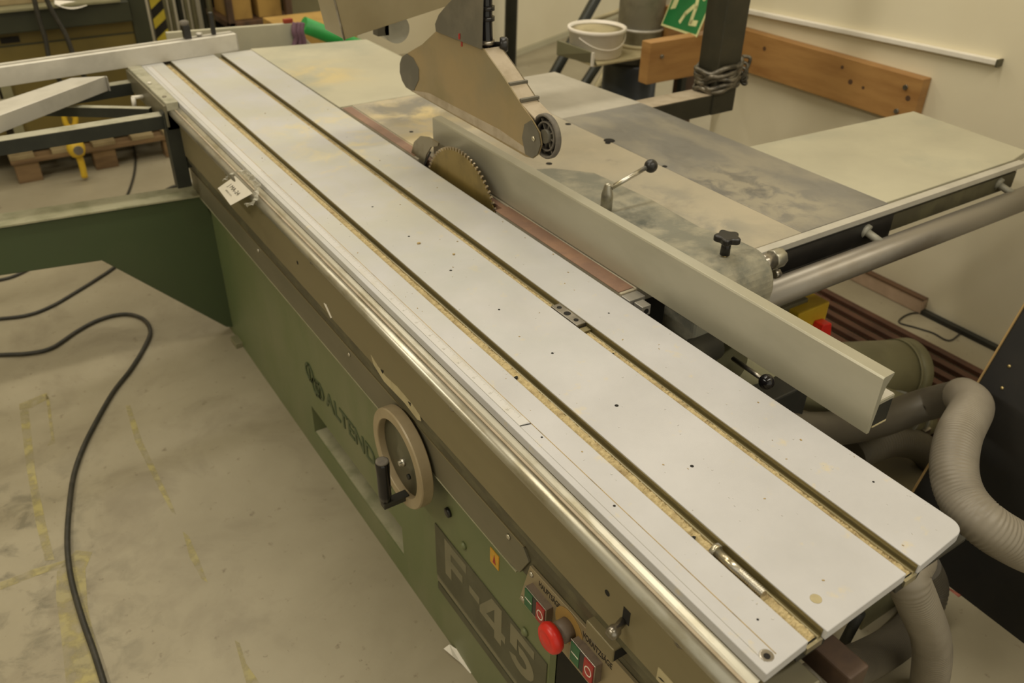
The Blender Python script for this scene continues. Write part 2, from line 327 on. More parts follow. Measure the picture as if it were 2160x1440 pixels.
obj('channel', bm, M_paper, t, .003)
obj('end_cap', B(bx, 2.889, 2.92, 1.463, 1.471, .945, .969), M_recess, t, .001)

# ------------------------------------------------------------ panel saw body
saw = thing('panel_saw', 'green panel saw body with handwheel, control plate and dusty cast iron table', 'saw', (1.1, 1.6, 0))
cab = obj('cabinet', B(), M_green, saw)
bm = bmesh.new()
bx(bm, .62, 1.45, .76, 2.75, .0, .62)
obj_y = ((.745, 2.76, 0, .085), (.745, 2.76, .182, .56), (1.915, 2.76, .085, .182), (.745, 1.345, .085, .182))
for a, b_, c, d in obj_y: bx(bm, .60, .6205 if True else .66, a, b_, c, d)
bm.free(); bm = bmesh.new()
for a, b_, c, d in obj_y: bx(bm, .60, .615, a, b_, c, d)
bx(bm, .615, .70, .76, 2.75, .182, .60); bx(bm, .615, .70, .76, 2.75, 0, .085); bx(bm, .70, .94, .76, 2.74, 0, .56)
bx(bm, .615, .70, 1.915, 2.75, .085, .182); bx(bm, .615, .70, .76, 1.345, .085, .182)
bmesh.ops.translate(bm, verts=bm.verts, vec=-Vector(saw.location)); bmesh.ops.recalc_face_normals(bm, faces=bm.faces); bm.to_mesh(cab.data); bm.free()
obj('recess_lining', B(bx, .696, .699, 1.346, 1.914, .086, .181), M_recess, cab)
obj('recess_floor', B(bx, .603, .699, 1.346, 1.914, .0852, .088), M_dgd, cab)
# raised maker's lettering, name plate
Mx = frame((.5995, 1.546, .300), (0, -1, 0), (0, 0, 1))
text('raised_lettering', 'ALTENDORF', .072, Mx, M_dgreen, cab, .0016, .0012, fit=.46)
bm = bmesh.new()
for k, (y, z, r) in enumerate(((1.885, .318, .030), (1.845, .290, .030), (1.818, .296, .028))):
    n = 20
    for i in range(n):
        a0 = 2 * math.pi * i / n; a1 = 2 * math.pi * (i + 1) / n
        hexa(bm, [(.5995, y + r * math.cos(a0), z + r * math.sin(a0)), (.5995, y + r * math.cos(a1), z + r * math.sin(a1)), (.5995, y + (r - .008) * math.cos(a1), z + (r - .008) * math.sin(a1)), (.5995, y + (r - .008) * math.cos(a0), z + (r - .008) * math.sin(a0))],
             [(.597, y + r * math.cos(a0), z + r * math.sin(a0)), (.597, y + r * math.cos(a1), z + r * math.sin(a1)), (.597, y + (r - .008) * math.cos(a1), z + (r - .008) * math.sin(a1)), (.597, y + (r - .008) * math.cos(a0), z + (r - .008) * math.sin(a0))])
    bx(bm, .597, .5995, y - .004, y + .004, z - r, z + r)
obj('raised_emblem', bm, M_dgreen, cab)
bm = B(bx, .5975, .5998, .75, 1.167, .195, .352)
npl = obj('name_plate', bm, M_f45, cab, label='dark name plate band')
def glyph(name, polys, y0):
    bm = bmesh.new()
    for p in polys: prism(bm, [(y0 - x, .237 + y_) for x, y_ in p], 'x', .5968, .5976)
    return obj(name, bm, M_f45l, npl)
def rect(x0, x1, y0, y1): return [(x0, y0), (x1, y0), (x1, y1), (x0, y1)]
glyph('plate_letter', [rect(0, .026, 0, .106), rect(.026, .090, .082, .106), rect(.026, .074, .038, .060)], 1.124)
glyph('plate_hyphen', [rect(0, .040, .040, .060)], 1.022)
glyph('plate_digit', [rect(.056, .082, 0, .106), rect(0, .056, .022, .042), rect(.082, .096, .022, .042), [(0, .042), (.026, .042), (.056, .084), (.056, .106), (.045, .106)]], .981)
bowl = []
for k in range(12):
    a0 = math.radians(205 + k * 23.5); a1 = math.radians(205 + (k + 1) * 23.5)
    bowl.append([(.042 + .045 * math.cos(a0), .034 + .036 * math.sin(a0)), (.042 + .045 * math.cos(a1), .034 + .036 * math.sin(a1)), (.042 + .020 * math.cos(a1), .034 + .014 * math.sin(a1)), (.042 + .020 * math.cos(a0), .034 + .014 * math.sin(a0))])
glyph('plate_digit', [rect(.004, .084, .084, .106), rect(.004, .028, .048, .084)] + bowl[:11], .872)
obj('stripe', B(bx, .5972, .5998, .75, 1.165, .178, .190), M_f45l, cab)
obj('stripe', B(bx, .5970, .5999, .75, 1.163, .150, .172), M_f45, cab)
for y, z in ((1.045, .412), (.742 + .08, .385)): obj('cap_bolt', B(lathe, [(.009, 0), (.009, .004), (.004, .008)], (.6, y, z - .02), (-1, 0, 0)), M_green, cab)
st = obj('warning_sticker', B(bx, .5985, .6, .915, .945, .440, .478), M_yell, cab, label='small yellow warning sticker')
obj('sticker_mark', B(prism, [(.925, .447), (.935, .447), (.930, .47)], 'x', .598, .5986), M_btnr, st)
obj('drain_plug', B(lathe, [(.011, 0), (.011, .006), (.006, .008)], (.6, 1.105, .435), (-1, 0, 0)), M_black, cab)
obj('end_shade_sheet', B(bx, .617, .94, .7435, .7448, .0, .50), M_shade, cab)  # thin near-black sheet, paints the shade of an open cabinet end
# machine rail: recessed web, cover plate
bm = B(bx, .578, .93, .80, 2.76, .555, .70); bx(bm, .578, .655, .33, .80, .555, .70); obj('beam_web', bm, M_recess, saw)
obj('beam_lower', B(bx, .60, .66, .36, .80, .50, .56), M_recess, saw, .003)
cv = bmesh.new(); prism(cv, [(2.76, .545), (.84, .545), (.81, .552), (.785, .60), (.80, .617), (.81, .622), (2.76, .622)], 'x', .573, .5785)
cvp = obj('cover_plate', cv, M_cover, saw, .001)
obj('bright_edge', B(bx, .5722, .5785, .80, 2.76, .6222, .6250), M_side, cvp)
obj('lower_lip', B(bx, .5722, .602, .82, 2.76, .5425, .5449), M_dgd, cvp)
for y in (.845, 1.5, 2.1): obj('plate_screw', B(lathe, [(.006, 0), (.005, .003), (.001, .004)], (.573, y, .608), (-1, 0, 0), n=14), M_zinc, cvp)
# fold-out bracket shadow step between panel and cover
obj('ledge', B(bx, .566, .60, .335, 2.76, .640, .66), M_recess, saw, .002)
# control plate
cp = thing('control_plate', 'x', 'x'); del cp['label'], cp['category']; bpy.data.objects.remove(cp)
bm = bmesh.new(); prism(bm, [(.779, .598), (.806, .490), (.50, .487), (.47, .54), (.476, .606)], 'x', .5715, .5775)
cp = obj('control_plate', bm, M_plate, saw, .0008)
def flatM(y, z, x=.5713): return frame((x, y, z), (0, -1, 0), (0, 0, 1))
text('plate_lettering', 'HAUPTSÄGE', .0175, flatM(.722, .583), M_ink, cp, .0002, .0003, fit=.058)
text('plate_lettering', 'VORRITZSÄGE', .0175, flatM(.597, .584), M_ink, cp, .0002, .0003, fit=.072)
for y, z in ((.773, .584), (.795, .502), (.492, .573)): obj('plate_screw', B(lathe, [(.006, 0), (.005, .0025), (.001, .003)], (.5715, y, z), (-1, 0, 0), n=14), M_zinc, cp)
def button(y0, y1, z0, z1):
    """I / O push-button block"""
    bd = obj('push_button', B(bx, .558, .5735, y1, y0, z0, z1), M_btnb, cp, .0015, label='two-part push button, green and red')
    obj('button_rim', B(bx, .5565, .5585, y1 - .001, y0 + .001, z0 - .001, z1 + .001), M_steel, bd, .0006)
    L = y0 - y1; g = .0437
    obj('green_key', B(bx, .5552, .5566, y0 - L * .40, y0 - .002, z0 + .002, z1 - .002), M_btng, bd, label='green on key')
    obj('middle_field', B(bx, .5558, .5566, y0 - L * .60, y0 - L * .40, z0 + .002, z1 - .002), M_black, bd)
    obj('red_key', B(bx, .5546, .5566, y1 + .002, y0 - L * .60, z0 + .002, z1 - .002), M_btnr, bd, label='red off key')
    ym = y0 - L * .2; zm = (z0 + z1) / 2
    obj('on_mark', B(bx, .5549, .5553, ym - .010, ym + .008, zm - .0012, zm + .0012), M_white, bd)
    bm = bmesh.new(); n = 22; yc = y0 - L * .79
    for i in range(n):
        a0, a1 = 2 * math.pi * i / n, 2 * math.pi * (i + 1) / n
        q = [(yc + r * math.cos(a) * .9, zm + r * math.sin(a) * 1.1) for a, r in ((a0, .0095), (a1, .0095), (a1, .0075), (a0, .0075))]
        hexa(bm, [(.5547, *p) for p in q], [(.5542, *p) for p in q])
    obj('off_mark', bm, M_white, bd)
button(.770, .710, .523, .567)
button(.642, .582, .525, .571)
es = obj('emergency_stop', B(lathe, [(.019, 0), (.019, .020), (.016, .024), (.014, .030)], (.5735, .666, .563), (-1, 0, 0)), M_btnb, cp, label='red mushroom emergency stop')
obj('label_ring', B(lathe, [(.036, 0), (.036, .0012)], (.5714, .666, .563), (-1, 0, 0)), M_trayt2, es, label='faded yellow ring')
obj('mushroom_head', B(lathe, [(.015, .028), (.024, .030), (.0265, .036), (.0265, .040), (.024, .046), (.018, .0495), (.0165, .0488), (.010, .051), (.001, .0515)], (.5735, .666, .563), (-1, 0, 0)), M_mush, es)
# latch block and lever by the control plate
lb = obj('latch_bracket', B(bx, .538, .570, .530, .592, .655, .682), M_side, saw, .002)
obj('bore', B(bx, .541, .567, .529, .5305, .659, .679), M_hole, lb)
obj('latch_screw', B(lathe, [(.010, 0), (.010, .01), (.007, .012), (.007, .016)], (.566, .585, .636), (-1, 0, 0), n=6), M_steel, lb)
obj('end_block', B(bx, .556, .575, .435, .47, .60, .66), M_dark, saw, .002)
# handwheel
wy, wz = 1.210, .528
hw = obj('handwheel', B(lathe, [(.088, 0), (.090, -.001), (.108, -.001), (.110, .001), (.110, .023), (.108, .026), (.088, .026), (.087, .024), (.087, .001)], (.565, wy, wz), (-1, 0, 0), n=128, ring=True), M_wheel, saw)
for p_ in hw.data.polygons: p_.use_smooth = False
obj('wheel_web', B(lathe, [(.0885, .004), (.0885, .010), (.03, .008), (.022, .014), (.001, .014)], (.565, wy, wz), (-1, 0, 0), n=48), M_wheeld, hw)
obj('wheel_boss', B(lathe, [(.018, -.04), (.018, .006)], (.565, wy, wz), (-1, 0, 0)), M_wheeld, hw)
obj('hub_bolt', B(lathe, [(.009, .013), (.009, .020), (.006, .021), (.006, .026)], (.565, wy - .01, wz - .005), (-1, 0, 0), n=6), M_zinc, hw)
obj('hub_bolt', B(lathe, [(.006, .013), (.006, .018)], (.565, wy - .03, wz - .03), (-1, 0, 0), n=12), M_dark, hw)
obj('crank_handle', B(lathe, [(.006, 0), (.0115, .003), (.0135, .02), (.0135, .075), (.0145, .100), (.0135, .106), (.006, .108)], (.498, wy - .022, wz - .078), (0, 0, 1)), M_blackp, hw, label='black folding crank handle')
obj('handle_cap', B(lathe, [(.0135, 0), (.0135, .003), (.010, .0045)], (.498, wy - .022, wz + .0275), (0, 0, 1)), M_rubber, hw)
obj('crank_bracket', B(bx, .490, .548, wy - .032, wy - .012, wz - .092, wz - .077), M_dark, hw, .002)
# cast iron table with blade slot
ct = thing('x', 'x', 'x'); bpy.data.objects.remove(ct)
bm = bmesh.new(); bx(bm, .996, 1.476, 1.05, 2.37, .835, .870); bx(bm, .960, .996, 1.05, 1.50, .835, .868); bx(bm, .960, .996, 1.88, 2.37, .835, .868)
tb = obj('cast_iron_table', bm, M_cast, saw, .002)
obj('edge_insert', B(bx, .9585, .9955, 1.056, 1.50, .8682, .8698), M_red, tb, label='red-brown insert strip')
obj('edge_insert', B(bx, .9605, .9900, 1.90, 2.36, .8682, .8698), M_red, tb)
obj('edge_insert', B(bx, .978, .992, 1.50, 1.90, .855, .8697), M_red, tb)
for (x, y, r) in ((1.233, 1.672, .0085), (1.040, 2.068, .006), (1.478, 1.728, .016), (1.462, 1.715, .008), (1.462, 1.898, .009), (1.480, 1.503, .007)): obj('table_hole', B(cyl, (x, y, .8695), (x, y, .8706), r, n=18), M_hole, tb)
obj('side_table', B(bx, 1.4768, 1.783, 1.05, 1.945, .835, .870), M_castd, saw, .002, label='dark grey side table')
obj('rear_side_table', B(prism, [(1.4775, 1.948), (1.783, 1.948), (1.752, 2.366), (1.4775, 2.366)], 'z', .845, .870), M_ext2, saw, .002)
obj('rear_table', B(prism, [(.957, 2.372), (1.388, 2.372), (1.382, 3.09), (.952, 3.165)], 'z', .845, .8705), M_ext, saw, .002)
obj('right_table', B(prism, [(1.7835, 1.056), (2.33, 1.056), (2.43, 1.075), (2.465, 1.455), (1.7835, 1.495)], 'z', .848, .870), M_ext, saw, .002)
obj('table_frame', B(bx, .99, 1.47, 1.12, 2.30, .60, .836), M_dark, saw)
obj('table_frame', B(bx, 1.0, 1.35, 2.38, 3.0, .80, .845), M_dark, saw)
# front guide rail
rl = obj('front_rail', B(prism, [(1.028, .869), (1.049, .869), (1.049, .838), (1.044, .838), (1.044, .855), (1.028, .855)], 'x', 1.28, 2.345), M_aluw, saw, .001)
obj('rail_backing', B(bx, 1.30, 1.80, 1.0375, 1.043, .780, .842), M_black, rl)
obj('rail_backing', B(bx, 1.80, 2.33, 1.0375, 1.043, .798, .842), M_recess, rl)
obj('rail_block', B(bx, 1.35, 1.66, 1.035, 1.05, .760, .790), M_black, rl, .002)
rb = obj('round_guide_bar', B(cyl, (1.16, .992, .783), (2.75, .992, .783), .0315, n=40), M_tubem, saw)
for x in (1.70, 2.255):
    sb = obj('bar_stud', B(cyl, (x, 1.05, .825), (x + .012, 1.0, .806), .009), M_galvb, rb)
    obj('stud_collar', B(cyl, (x, 1.048, .826), (x + .003, 1.034, .820), .017), M_galvb, sb)
# small white clamp blocks at near end of insert
obj('clamp_block', B(bx, .958, .998, 1.022, 1.047, .846, .8665), M_alu, saw, .001)
cb = obj('clamp_block', B(bx, .966, .988, .994, 1.018, .843, .864), M_alu, saw, .001)
obj('bore', B(cyl, (.977, .9935, .852), (.977, .9945, .852), .006), M_hole, cb)
# pipe fitting, levers, red and yellow isolator under the table
pf = obj('pipe_fitting', B(cyl, (.93, .90, .77), (1.10, .93, .77), .032), M_dark, saw)
obj('fitting_collar', B(cyl, (.955, .904, .77), (.975, .908, .77), .036), M_steel, pf)
lv = obj('clamp_lever', B(cyl, (1.03, .60, .56), (1.03, .66, .67), .006), M_steel, saw)
c = P(1617, 805, 'y', .82); ball(bm := bmesh.new(), c, .0155); obj('lever_ball', bm, M_blackp, lv)
for v in lv.data.vertices: pass
a = P(1617, 805, 'y', .82) - Vector(saw.location); bmx = B(cyl, a + Vector(saw.location), a + Vector(saw.location) + Vector((.04, .12, -.03)), .005); bmesh.ops.translate(bmx, verts=bmx.verts, vec=-Vector(saw.location)); bmx.to_mesh(lv.data); bmx.free(); lv.data.materials.clear(); lv.data.materials.append(M_steel)
obj('lever_mount', B(bx, 1.10, 1.36, .86, .98, .50, .62), M_dark, saw, .004)
obj('motor_housing', B(cyl, (1.18, .78, .30), (1.18, 1.1, .30), .16), M_dark, saw)
iso = obj('isolator_switch', B(bx, 1.61, 1.73, 1.10, 1.20, .47, .59), M_ytool, saw, .004, label='yellow isolator box')
obj('isolator_knob', B(prism, [(1.665, .49), (1.70, .48), (1.725, .505), (1.715, .545), (1.68, .55)], 'y', 1.07, 1.10), M_mush, iso, .003, label='red rotary knob')
obj('isolator_bracket', B(bx, 1.46, 1.68, 1.13, 1.25, .44, .60), M_cover, saw, .003)
# support legs for side tables
for x, y in ((1.72, 1.85), (2.05, 1.40)): obj('table_leg', B(bx, x, x + .04, y, y + .04, 0, .845), M_dark, saw)
obj('table_leg', B(bx, 1.30, 1.34, 2.9, 2.94, 0, .80), M_dark, saw)
obj('base_panel', B(bx, .942, 1.40, .90, 2.7, 0, .60), M_shade, saw)  # block coloured near-black to paint the shade below the tables
# diagonal pale brace beneath near end of the table
bm = bmesh.new(); a, b_, c_ = P(1960, 1212, 'y', .62), P(1800, 1400, 'y', .62), P(1835, 1250, 'y', .62)
hexa(bm, [a, b_, c_], [a + Vector((0, .006, 0)), b_ + Vector((0, .006, 0)), c_ + Vector((0, .006, 0))]); br = obj('gusset_plate', bm, M_galv, saw, label='pale triangular gusset')
obj('gusset_edge', B(tube, [a, b_], .0022, k=1, n=8), M_brass, br)
obj('gusset_post', B(cyl, P(1815, 1290, 'y', .60), P(1770, 1375, 'y', .60), .012), M_dark, saw)
# swing arm
def xz(pts, y): return [(P(px, py, 'y', y).x, P(px, py, 'y', y).z) for px, py in pts]
arm = xz([(-900, 618), (0, 479), (425, 413), (500, 550), (495, 690), (478, 690), (215, 550), (0, 582), (-900, 750)], 2.70)
arm = [(x, max(z, .02)) for x, z in arm]
ar = obj('swing_arm', B(prism, arm, 'y', 2.70, 2.765), M_dgreen, saw, .004, label='dark green swing arm plate')
x0, z0 = xz([(-900, 618)], 2.70)[0]; x1, z1 = xz([(425, 413)], 2.70)[0]; x2, z2 = xz([(0, 479)], 2.70)[0]
obj('arm_top_flange', B(prism, [(x0, z0 + .001), (x2, z2 + .001), (x1, z1 + .001), (x1, z1 + .006), (x2, z2 + .006), (x0, z0 + .006)], 'y', 2.69, 2.79), M_dgd, ar)
obj('arm_foot', B(bx, .575, .605, 2.60, 2.66, 0, .02), M_galv, ar, .002)
# blade
bl = thing('saw_blade', 'round toothed saw blade rising through the table slot beside the rip fence', 'blade', (.968, 1.672, .772))
cy, cz, r = 1.672, .772, .184
prof = []; nt_ = 84
for i in range(nt_):
    a0 = 2 * math.pi * i / nt_; st = 2 * math.pi / nt_
    prof += [(cy + (r - .008) * math.cos(a0), cz + (r - .008) * math.sin(a0)), (cy + (r - .0075) * math.cos(a0 + st * .55), cz + (r - .0075) * math.sin(a0 + st * .55)), (cy + (r - .002) * math.cos(a0 + st * .62), cz + (r - .002) * math.sin(a0 + st * .62)), (cy + (r - .001) * math.cos(a0 + st * .95), cz + (r - .001) * math.sin(a0 + st * .95))]
obj('blade_disc', B(prism, prof, 'x', .9665, .9695), M_blade, bl)
bm = bmesh.new()
for i in range(nt_):
    a = 2 * math.pi * i / nt_ + 2 * math.pi / nt_ * .8
    if math.sin(a) < .3: continue
    u = Vector((0, math.cos(a), math.sin(a))); v = Vector((0, -math.sin(a), math.cos(a))); c0 = Vector((0, cy, cz)) + u * (r - .0035)
    q = [c0 - v * .0022 - u * .004, c0 + v * .0022 - u * .004, c0 + v * .0022 + u * .004, c0 - v * .0022 + u * .004]
    hexa(bm, [p + Vector((.9658, 0, 0)) for p in q], [p + Vector((.9702, 0, 0)) for p in q])
obj('carbide_teeth', bm, M_tooth, bl, kind='stuff')
# riving knife
kn = [(1.955, .84), (1.925, .868), (1.905, .905), (1.868, .932), (1.823, .943), (1.772, .944), (1.776, .934), (1.812, .920), (1.84, .890), (1.862, .84)]
t = thing('riving_knife', 'curved grey riving knife standing behind the saw blade', 'blade guard', (.966, 1.86, .84))
obj('knife_plate', B(prism, kn, 'x', .9640, .9680), M_knife, t, .0006)
obj('knife_slot', B(prism, [(1.845, .862), (1.853, .862), (1.818, .908), (1.810, .908)], 'x', .9632, .9641), M_hole, t)

# ------------------------------------------------------------ sliding table
sl = thing('sliding_table', 'long silver aluminium sliding table with two T-slots and an inlaid ruler', 'table', (.754, 1.74, .70))
Y0, Y1 = .3175, 3.15
def plank(x0, x1, y0, y1, rnd=0):
    p = [(x0, y0)]
    if rnd:
        for k in range(7):
            a = -math.pi / 2 + k * math.pi / 12; p.append((x1 - rnd + rnd * math.cos(a), y0 + .006 + rnd + rnd * math.sin(a)))
    else: p.append((x1, y0 + .004))
    return p + [(x1, y1), (x0, y1)]
obj('table_strip', B(prism, plank(.558, .6315, .3155, Y1), 'z', .8545, .870), M_table, sl, .0012, label='left strip with ruler')
obj('table_strip', B(prism, plank(.6605, .8140, .3165, Y1), 'z', .8545, .870), M_table, sl, .0012, label='wide centre strip')
obj('table_strip', B(prism, plank(.8400, .9500, .3190, Y1, .022), 'z', .8545, .870), M_table, sl, .0012, label='right strip')
for x0, x1, nm in ((.6315, .6605, 0), (.8140, .8400, 1)):
    ch = bmesh.new()
    prism(ch, [(x0 - .004, .8545), (x0 - .004, .843), (x1 + .004, .843), (x1 + .004, .8545), (x1 - .0004, .8545), (x1 - .0004, .8465), (x0 + .0004, .8465), (x0 + .0004, .8545)], 'y', .322, Y1)
    t = obj('t_slot', ch, M_olivemet, sl)
    obj('slot_wall', B(bx, x1 - .0012, x1 - .0002, .322, Y1, .8465, .8685), M_olivemet, t)
    obj('slot_lip', B(bx, x1 - .0080, x1 - .0056, .322, Y1, .8470, .8598), M_lip, t)
    obj('slot_step', B(bx, x1 - .0056, x1 - .0012, .322, Y1, .8465, .857), M_olivemet, t)
    g = bmesh.new(); n = 900; wdt = (x1 - .0082) - (x0 - .0002); rows = []
    for i in range(n + 1):
        y = .324 + (Y1 - .33) * (i / n) ** 1.15
        hgt = (.8588 if y < 1.15 else .8574) + random.uniform(-.0008, .0010) + .0010 * math.sin(y * 9 + nm)
        rows.append([g.verts.new((x0 - .0002 + wdt * j / 4, y, hgt + random.uniform(-.0012, .0012))) for j in range(5)])
    for a_, b_ in zip(rows, rows[1:]):
        for j in range(4): g.faces.new((a_[j], a_[j + 1], b_[j + 1], b_[j]))
    obj('sawdust_fill', g, M_saw, t, kind='stuff', recalc=False)
# ruler inlay
rg = obj('ruler', B(bx, .5690, .5865, .817, 3.1, .8700, .8703), M_tape, sl, label='white inlaid ruler tape')
g = bmesh.new()
y = .835; k = 0
while y < 2.0:
    ln = .0085 if k % 10 == 0 else .0062 if k % 5 == 0 else .0042
    bx(g, .5862 - ln, .5862, y, y + .00045, .8703, .87036); y += .0025; k += 1
obj('ruler_ticks', g, M_tick, rg, kind='stuff')
for i in range(9):
    text('ruler_number', str(20 + i * 2), .0055, frame((.5745, .86 + i * .05, .87032), (0, -1, 0), (1, 0, 0)), M_tick, rg, .00003)
obj('ruler_groove', B(bx, .5865, .5876, .328, 3.1, .8699, .87035), M_groove, sl)
obj('ruler_groove', B(bx, .5683, .5688, .328, 3.1, .8699, .87025), M_tick, sl)
obj('ruler_stop', B(prism, [(.5690, .815), (.5865, .811), (.5865, .8135), (.5690, .8172)], 'z', .8699, .8704), M_dark, sl)
for x, y, r_ in ((.7268, 1.121, .0022), (.7262, .951, .0024), (.8925, 1.004, .0018), (.726, .778, .0032), (.727, .610, .0028), (.921, .449, .0018), (.582, .777, .0018), (.582, .607, .0020), (.7265, 1.30, .0030), (.7265, 1.48, .0026), (.7265, 1.66, .0026), (.605, .372, .0016)):
    obj('screw_hole', B(cyl, (x, y, .8696), (x, y, .87025), r_, n=12), M_hole, sl)
es_ = obj('end_screw', B(lathe, [(.0085, 0), (.0080, .0003), (.0060, .0003)], (.5765, .3325, .8700), (0, 0, 1), n=24), M_steel, sl)
obj('screw_hole', B(cyl, (.576, .3315, .8702), (.576, .3315, .8706), .004, n=14), M_hole, es_)
obj('round_plug', B(lathe, [(.0072, 0), (.0072, .0003), (.0064, .0003), (.0062, .00015)], (.687, .3555, .8700), (0, 0, 1), n=28), M_trayt, sl)
# side profile of the sliding table
obj('table_side', B(bx, .5555, .5625, .320, Y1, .845, .8545), M_olivemet, sl)
obj('side_ledge', B(prism, [(.5575, .850), (.5575, .855), (.5545, .8545), (.5485, .852), (.5455, .850), (.5455, .846), (.5575, .846)], 'y', .320, Y1), M_chrome, sl, .0006)
obj('dust_strip', B(bx, .5415, .5478, .320, Y1, .846, .8495), M_spine, sl)
obj('guide_rail', B(tube, [(.5340, .322, .8400), (.5340, Y1 - .4, .8400)], .0105, k=1, n=28), M_chrome, sl, label='worn chrome roller rail')
obj('side_panel', B(prism, [(.5415, .845), (.5415, .832), (.5475, .826), (.5475, .702), (.552, .699), (.568, .699), (.568, .845)], 'y', .322, 2.74), M_side, sl, .001, label='olive brown side panel')
obj('lower_flange', B(bx, .552, .578, .325, 2.74, .682, .6985), M_recess, sl)
bm = B(bx, .568, .93, .80, Y1 - .02, .705, .843); bx(bm, .568, .65, .34, .80, .705, .843); obj('under_frame', bm, M_recess, sl)
for y in (.43, .985, 1.60, 2.2):
    s_ = obj('side_bolt', B(lathe, [(.0075, 0), (.0075, .003), (.005, .003), (.0045, .001)], (.5473, y, .806), (-1, 0, 0), n=18), M_steel, sl)
    obj('bolt_socket', B(cyl, (.5465, y, .806), (.5440, y, .806), .0035, n=6), M_hole, s_)
for y, z in ((.565, .760), (1.70, .757)): obj('side_hole', B(cyl, (.5470, y, z), (.5478, y, z), .005, n=14), M_hole, sl)
sg = obj('latch_knob', B(lathe, [(.006, 0), (.006, .012), (.009, .016), (.010, .024), (.007, .030), (.001, .031)], (.5475, .528, .742), (-1, -.2, -.25), n=18), M_steel, sl)
obj('latch_slot', B(bx, .5470, .5478, .517, .531, .742, .768), M_hole, sl)
# peeling sticker, paper sticker
bm = bmesh.new(); prism(bm, [(1.315, .722), (1.285, .712), (1.25, .708), (1.20, .714), (1.14, .712), (1.11, .704), (1.105, .694), (1.12, .688), (1.17, .694), (1.22, .692), (1.26, .690), (1.305, .704)], 'x', .5466, .5476)
ps = obj('peeling_label', bm, M_trayt, sl, label='peeling yellowed label')
for y, z in ((1.272, .712), (1.155, .708)): obj('tear', B(prism, [(y, z), (y - .012, z + .004), (y - .010, z - .005)], 'x', .5461, .5467), M_hole, ps)
obj('peeling_label', B(prism, [(1.555, .722), (1.543, .725), (1.515, .705), (1.522, .700)], 'x', .5466, .5476), M_paper, sl, label='small white torn label')
pt = obj('paper_label', B(bx, .5462, .5476, .36, .455, .704, .728), M_trayt, sl, label='cream paper label with marks')
obj('pen_mark', B(prism, [(.432, .708), (.428, .708), (.424, .722), (.427, .722)], 'x', .5457, .5463), M_mush, pt)
obj('pen_mark', B(prism, [(.452, .712), (.444, .712), (.440, .715), (.448, .715)], 'x', .5457, .5463), M_ink, pt)
# near end details: slotted profile ends, end bracket
for x0, x1 in ((.6315, .6605), (.8140, .8400)): obj('slot_end', B(bx, x0 + .001, x1 - .001, .3185, .3225, .846, .856), M_lip, sl)
obj('end_profile', B(prism, [(.56, .855), (.95, .855), (.95, .850), (.853, .850), (.848, .838), (.806, .838), (.801, .850), (.674, .850), (.669, .836), (.623, .836), (.617, .850), (.56, .850)], 'y', .3215, .80), M_dark, sl)
obj('end_bracket', B(bx, .676, .712, .280, .70, .775, .812), M_rust, sl, .003, label='rusty brown end bracket')
obj('end_beam', B(bx, .575, .652, .300, .72, .715, .805), M_cover, sl, .003)
# ------------------------------------------------------------ items in slots
t = thing('hex_bolt', 'long zinc hex bolt lying in the left T-slot at the near end', 'bolt', (.646, .435, .858))
a = P(1511, 1162, 'z', .8645); b_ = P(1612, 1252, 'z', .8645); d = (b_ - a).normalized(); mdl = a + d * (b_ - a).length * .50
obj('bolt_shank', B(cyl, a, mdl, .0060, n=20), M_zinc, t)
obj('bolt_head', B(cyl, a - d * .005, a + d * .002, .0098, n=6), M_zinc, t)
L = (b_ - mdl).length; npt = int(L / .0007)
obj('bolt_thread', B(tube, [mdl + d * L * i / npt for i in range(npt + 1)], .005, k=1, n=14, rf=lambda i: .0062 if i % 4 < 2 else .0050), M_zinc, t)
t = thing('slot_nut', 'flat steel slot nut with three holes in the right T-slot', 'slot nut', (.827, 1.04, .86))
obj('nut_plate', B(bx, .8175, .8380, 1.002, 1.083, .8585, .8690), M_steel, t, .0008)
for y, r_ in ((1.070, .0048), (1.045, .0068), (1.018, .0048)): obj('nut_hole', B(cyl, (.8275, y, .8689), (.8275, y, .8694), r_, n=18), M_hole, t)
obj('nut_tail', B(bx, .8180, .8370, .985, .999, .8585, .8630), M_olivemet, t)
def chip(x, y, z, s, m, label, cat='wood chip'):
    bm = bmesh.new(); p = [(x + s * random.uniform(.6, 1.1) * math.cos(a), y + s * random.uniform(.5, 1) * math.sin(a)) for a in [i * 2 * math.pi / 7 for i in range(7)]]
    prism(bm, p, 'z', z, z + s * .55); o = obj('dark_chip' if m is M_hole else 'wood_chip', bm, m, None); recenter(o); return tag(o, label, cat)
chip(.6405, .934, .860, .0045, M_hole, 'small black lump in the left T-slot, level with the ruler end', 'chip')
chip(.6385, .512, .860, .0038, M_hole, 'dark splinter in the left T-slot just above the hex bolt', 'chip')
chip(.822, .905, .8595, .0035, M_hole, 'dark crumb in the right T-slot, just below the slot nut', 'chip')

def crumbs(n, m, name, label, smin, smax):
    bm = bmesh.new()
    for k in range(n):
        x = random.choice((random.uniform(.60, .628), random.uniform(.665, .81), random.uniform(.845, .945), random.uniform(.665, .945))); y = .34 + 2.4 * random.random() ** 1.3
        s_ = random.uniform(smin, smax); a = random.uniform(0, 6.28); u = Vector((math.cos(a), math.sin(a), 0)) * s_; v = Vector((-math.sin(a), math.cos(a), 0)) * s_ * random.uniform(.25, .8); c = Vector((x, y, .8701))
        if .81 < x < .845: continue
        hexa(bm, [c - u - v, c + u - v, c + u + v, c - u + v], [c - u * .7 - v + Vector((0, 0, s_ * .5)), c + u - v * .6 + Vector((0, 0, s_ * .5)), c + u * .8 + v + Vector((0, 0, s_ * .5)), c - u + v * .7 + Vector((0, 0, s_ * .5))])
    o = obj(name, bm, m, None, kind='stuff'); return tag(o, label, 'sawdust')
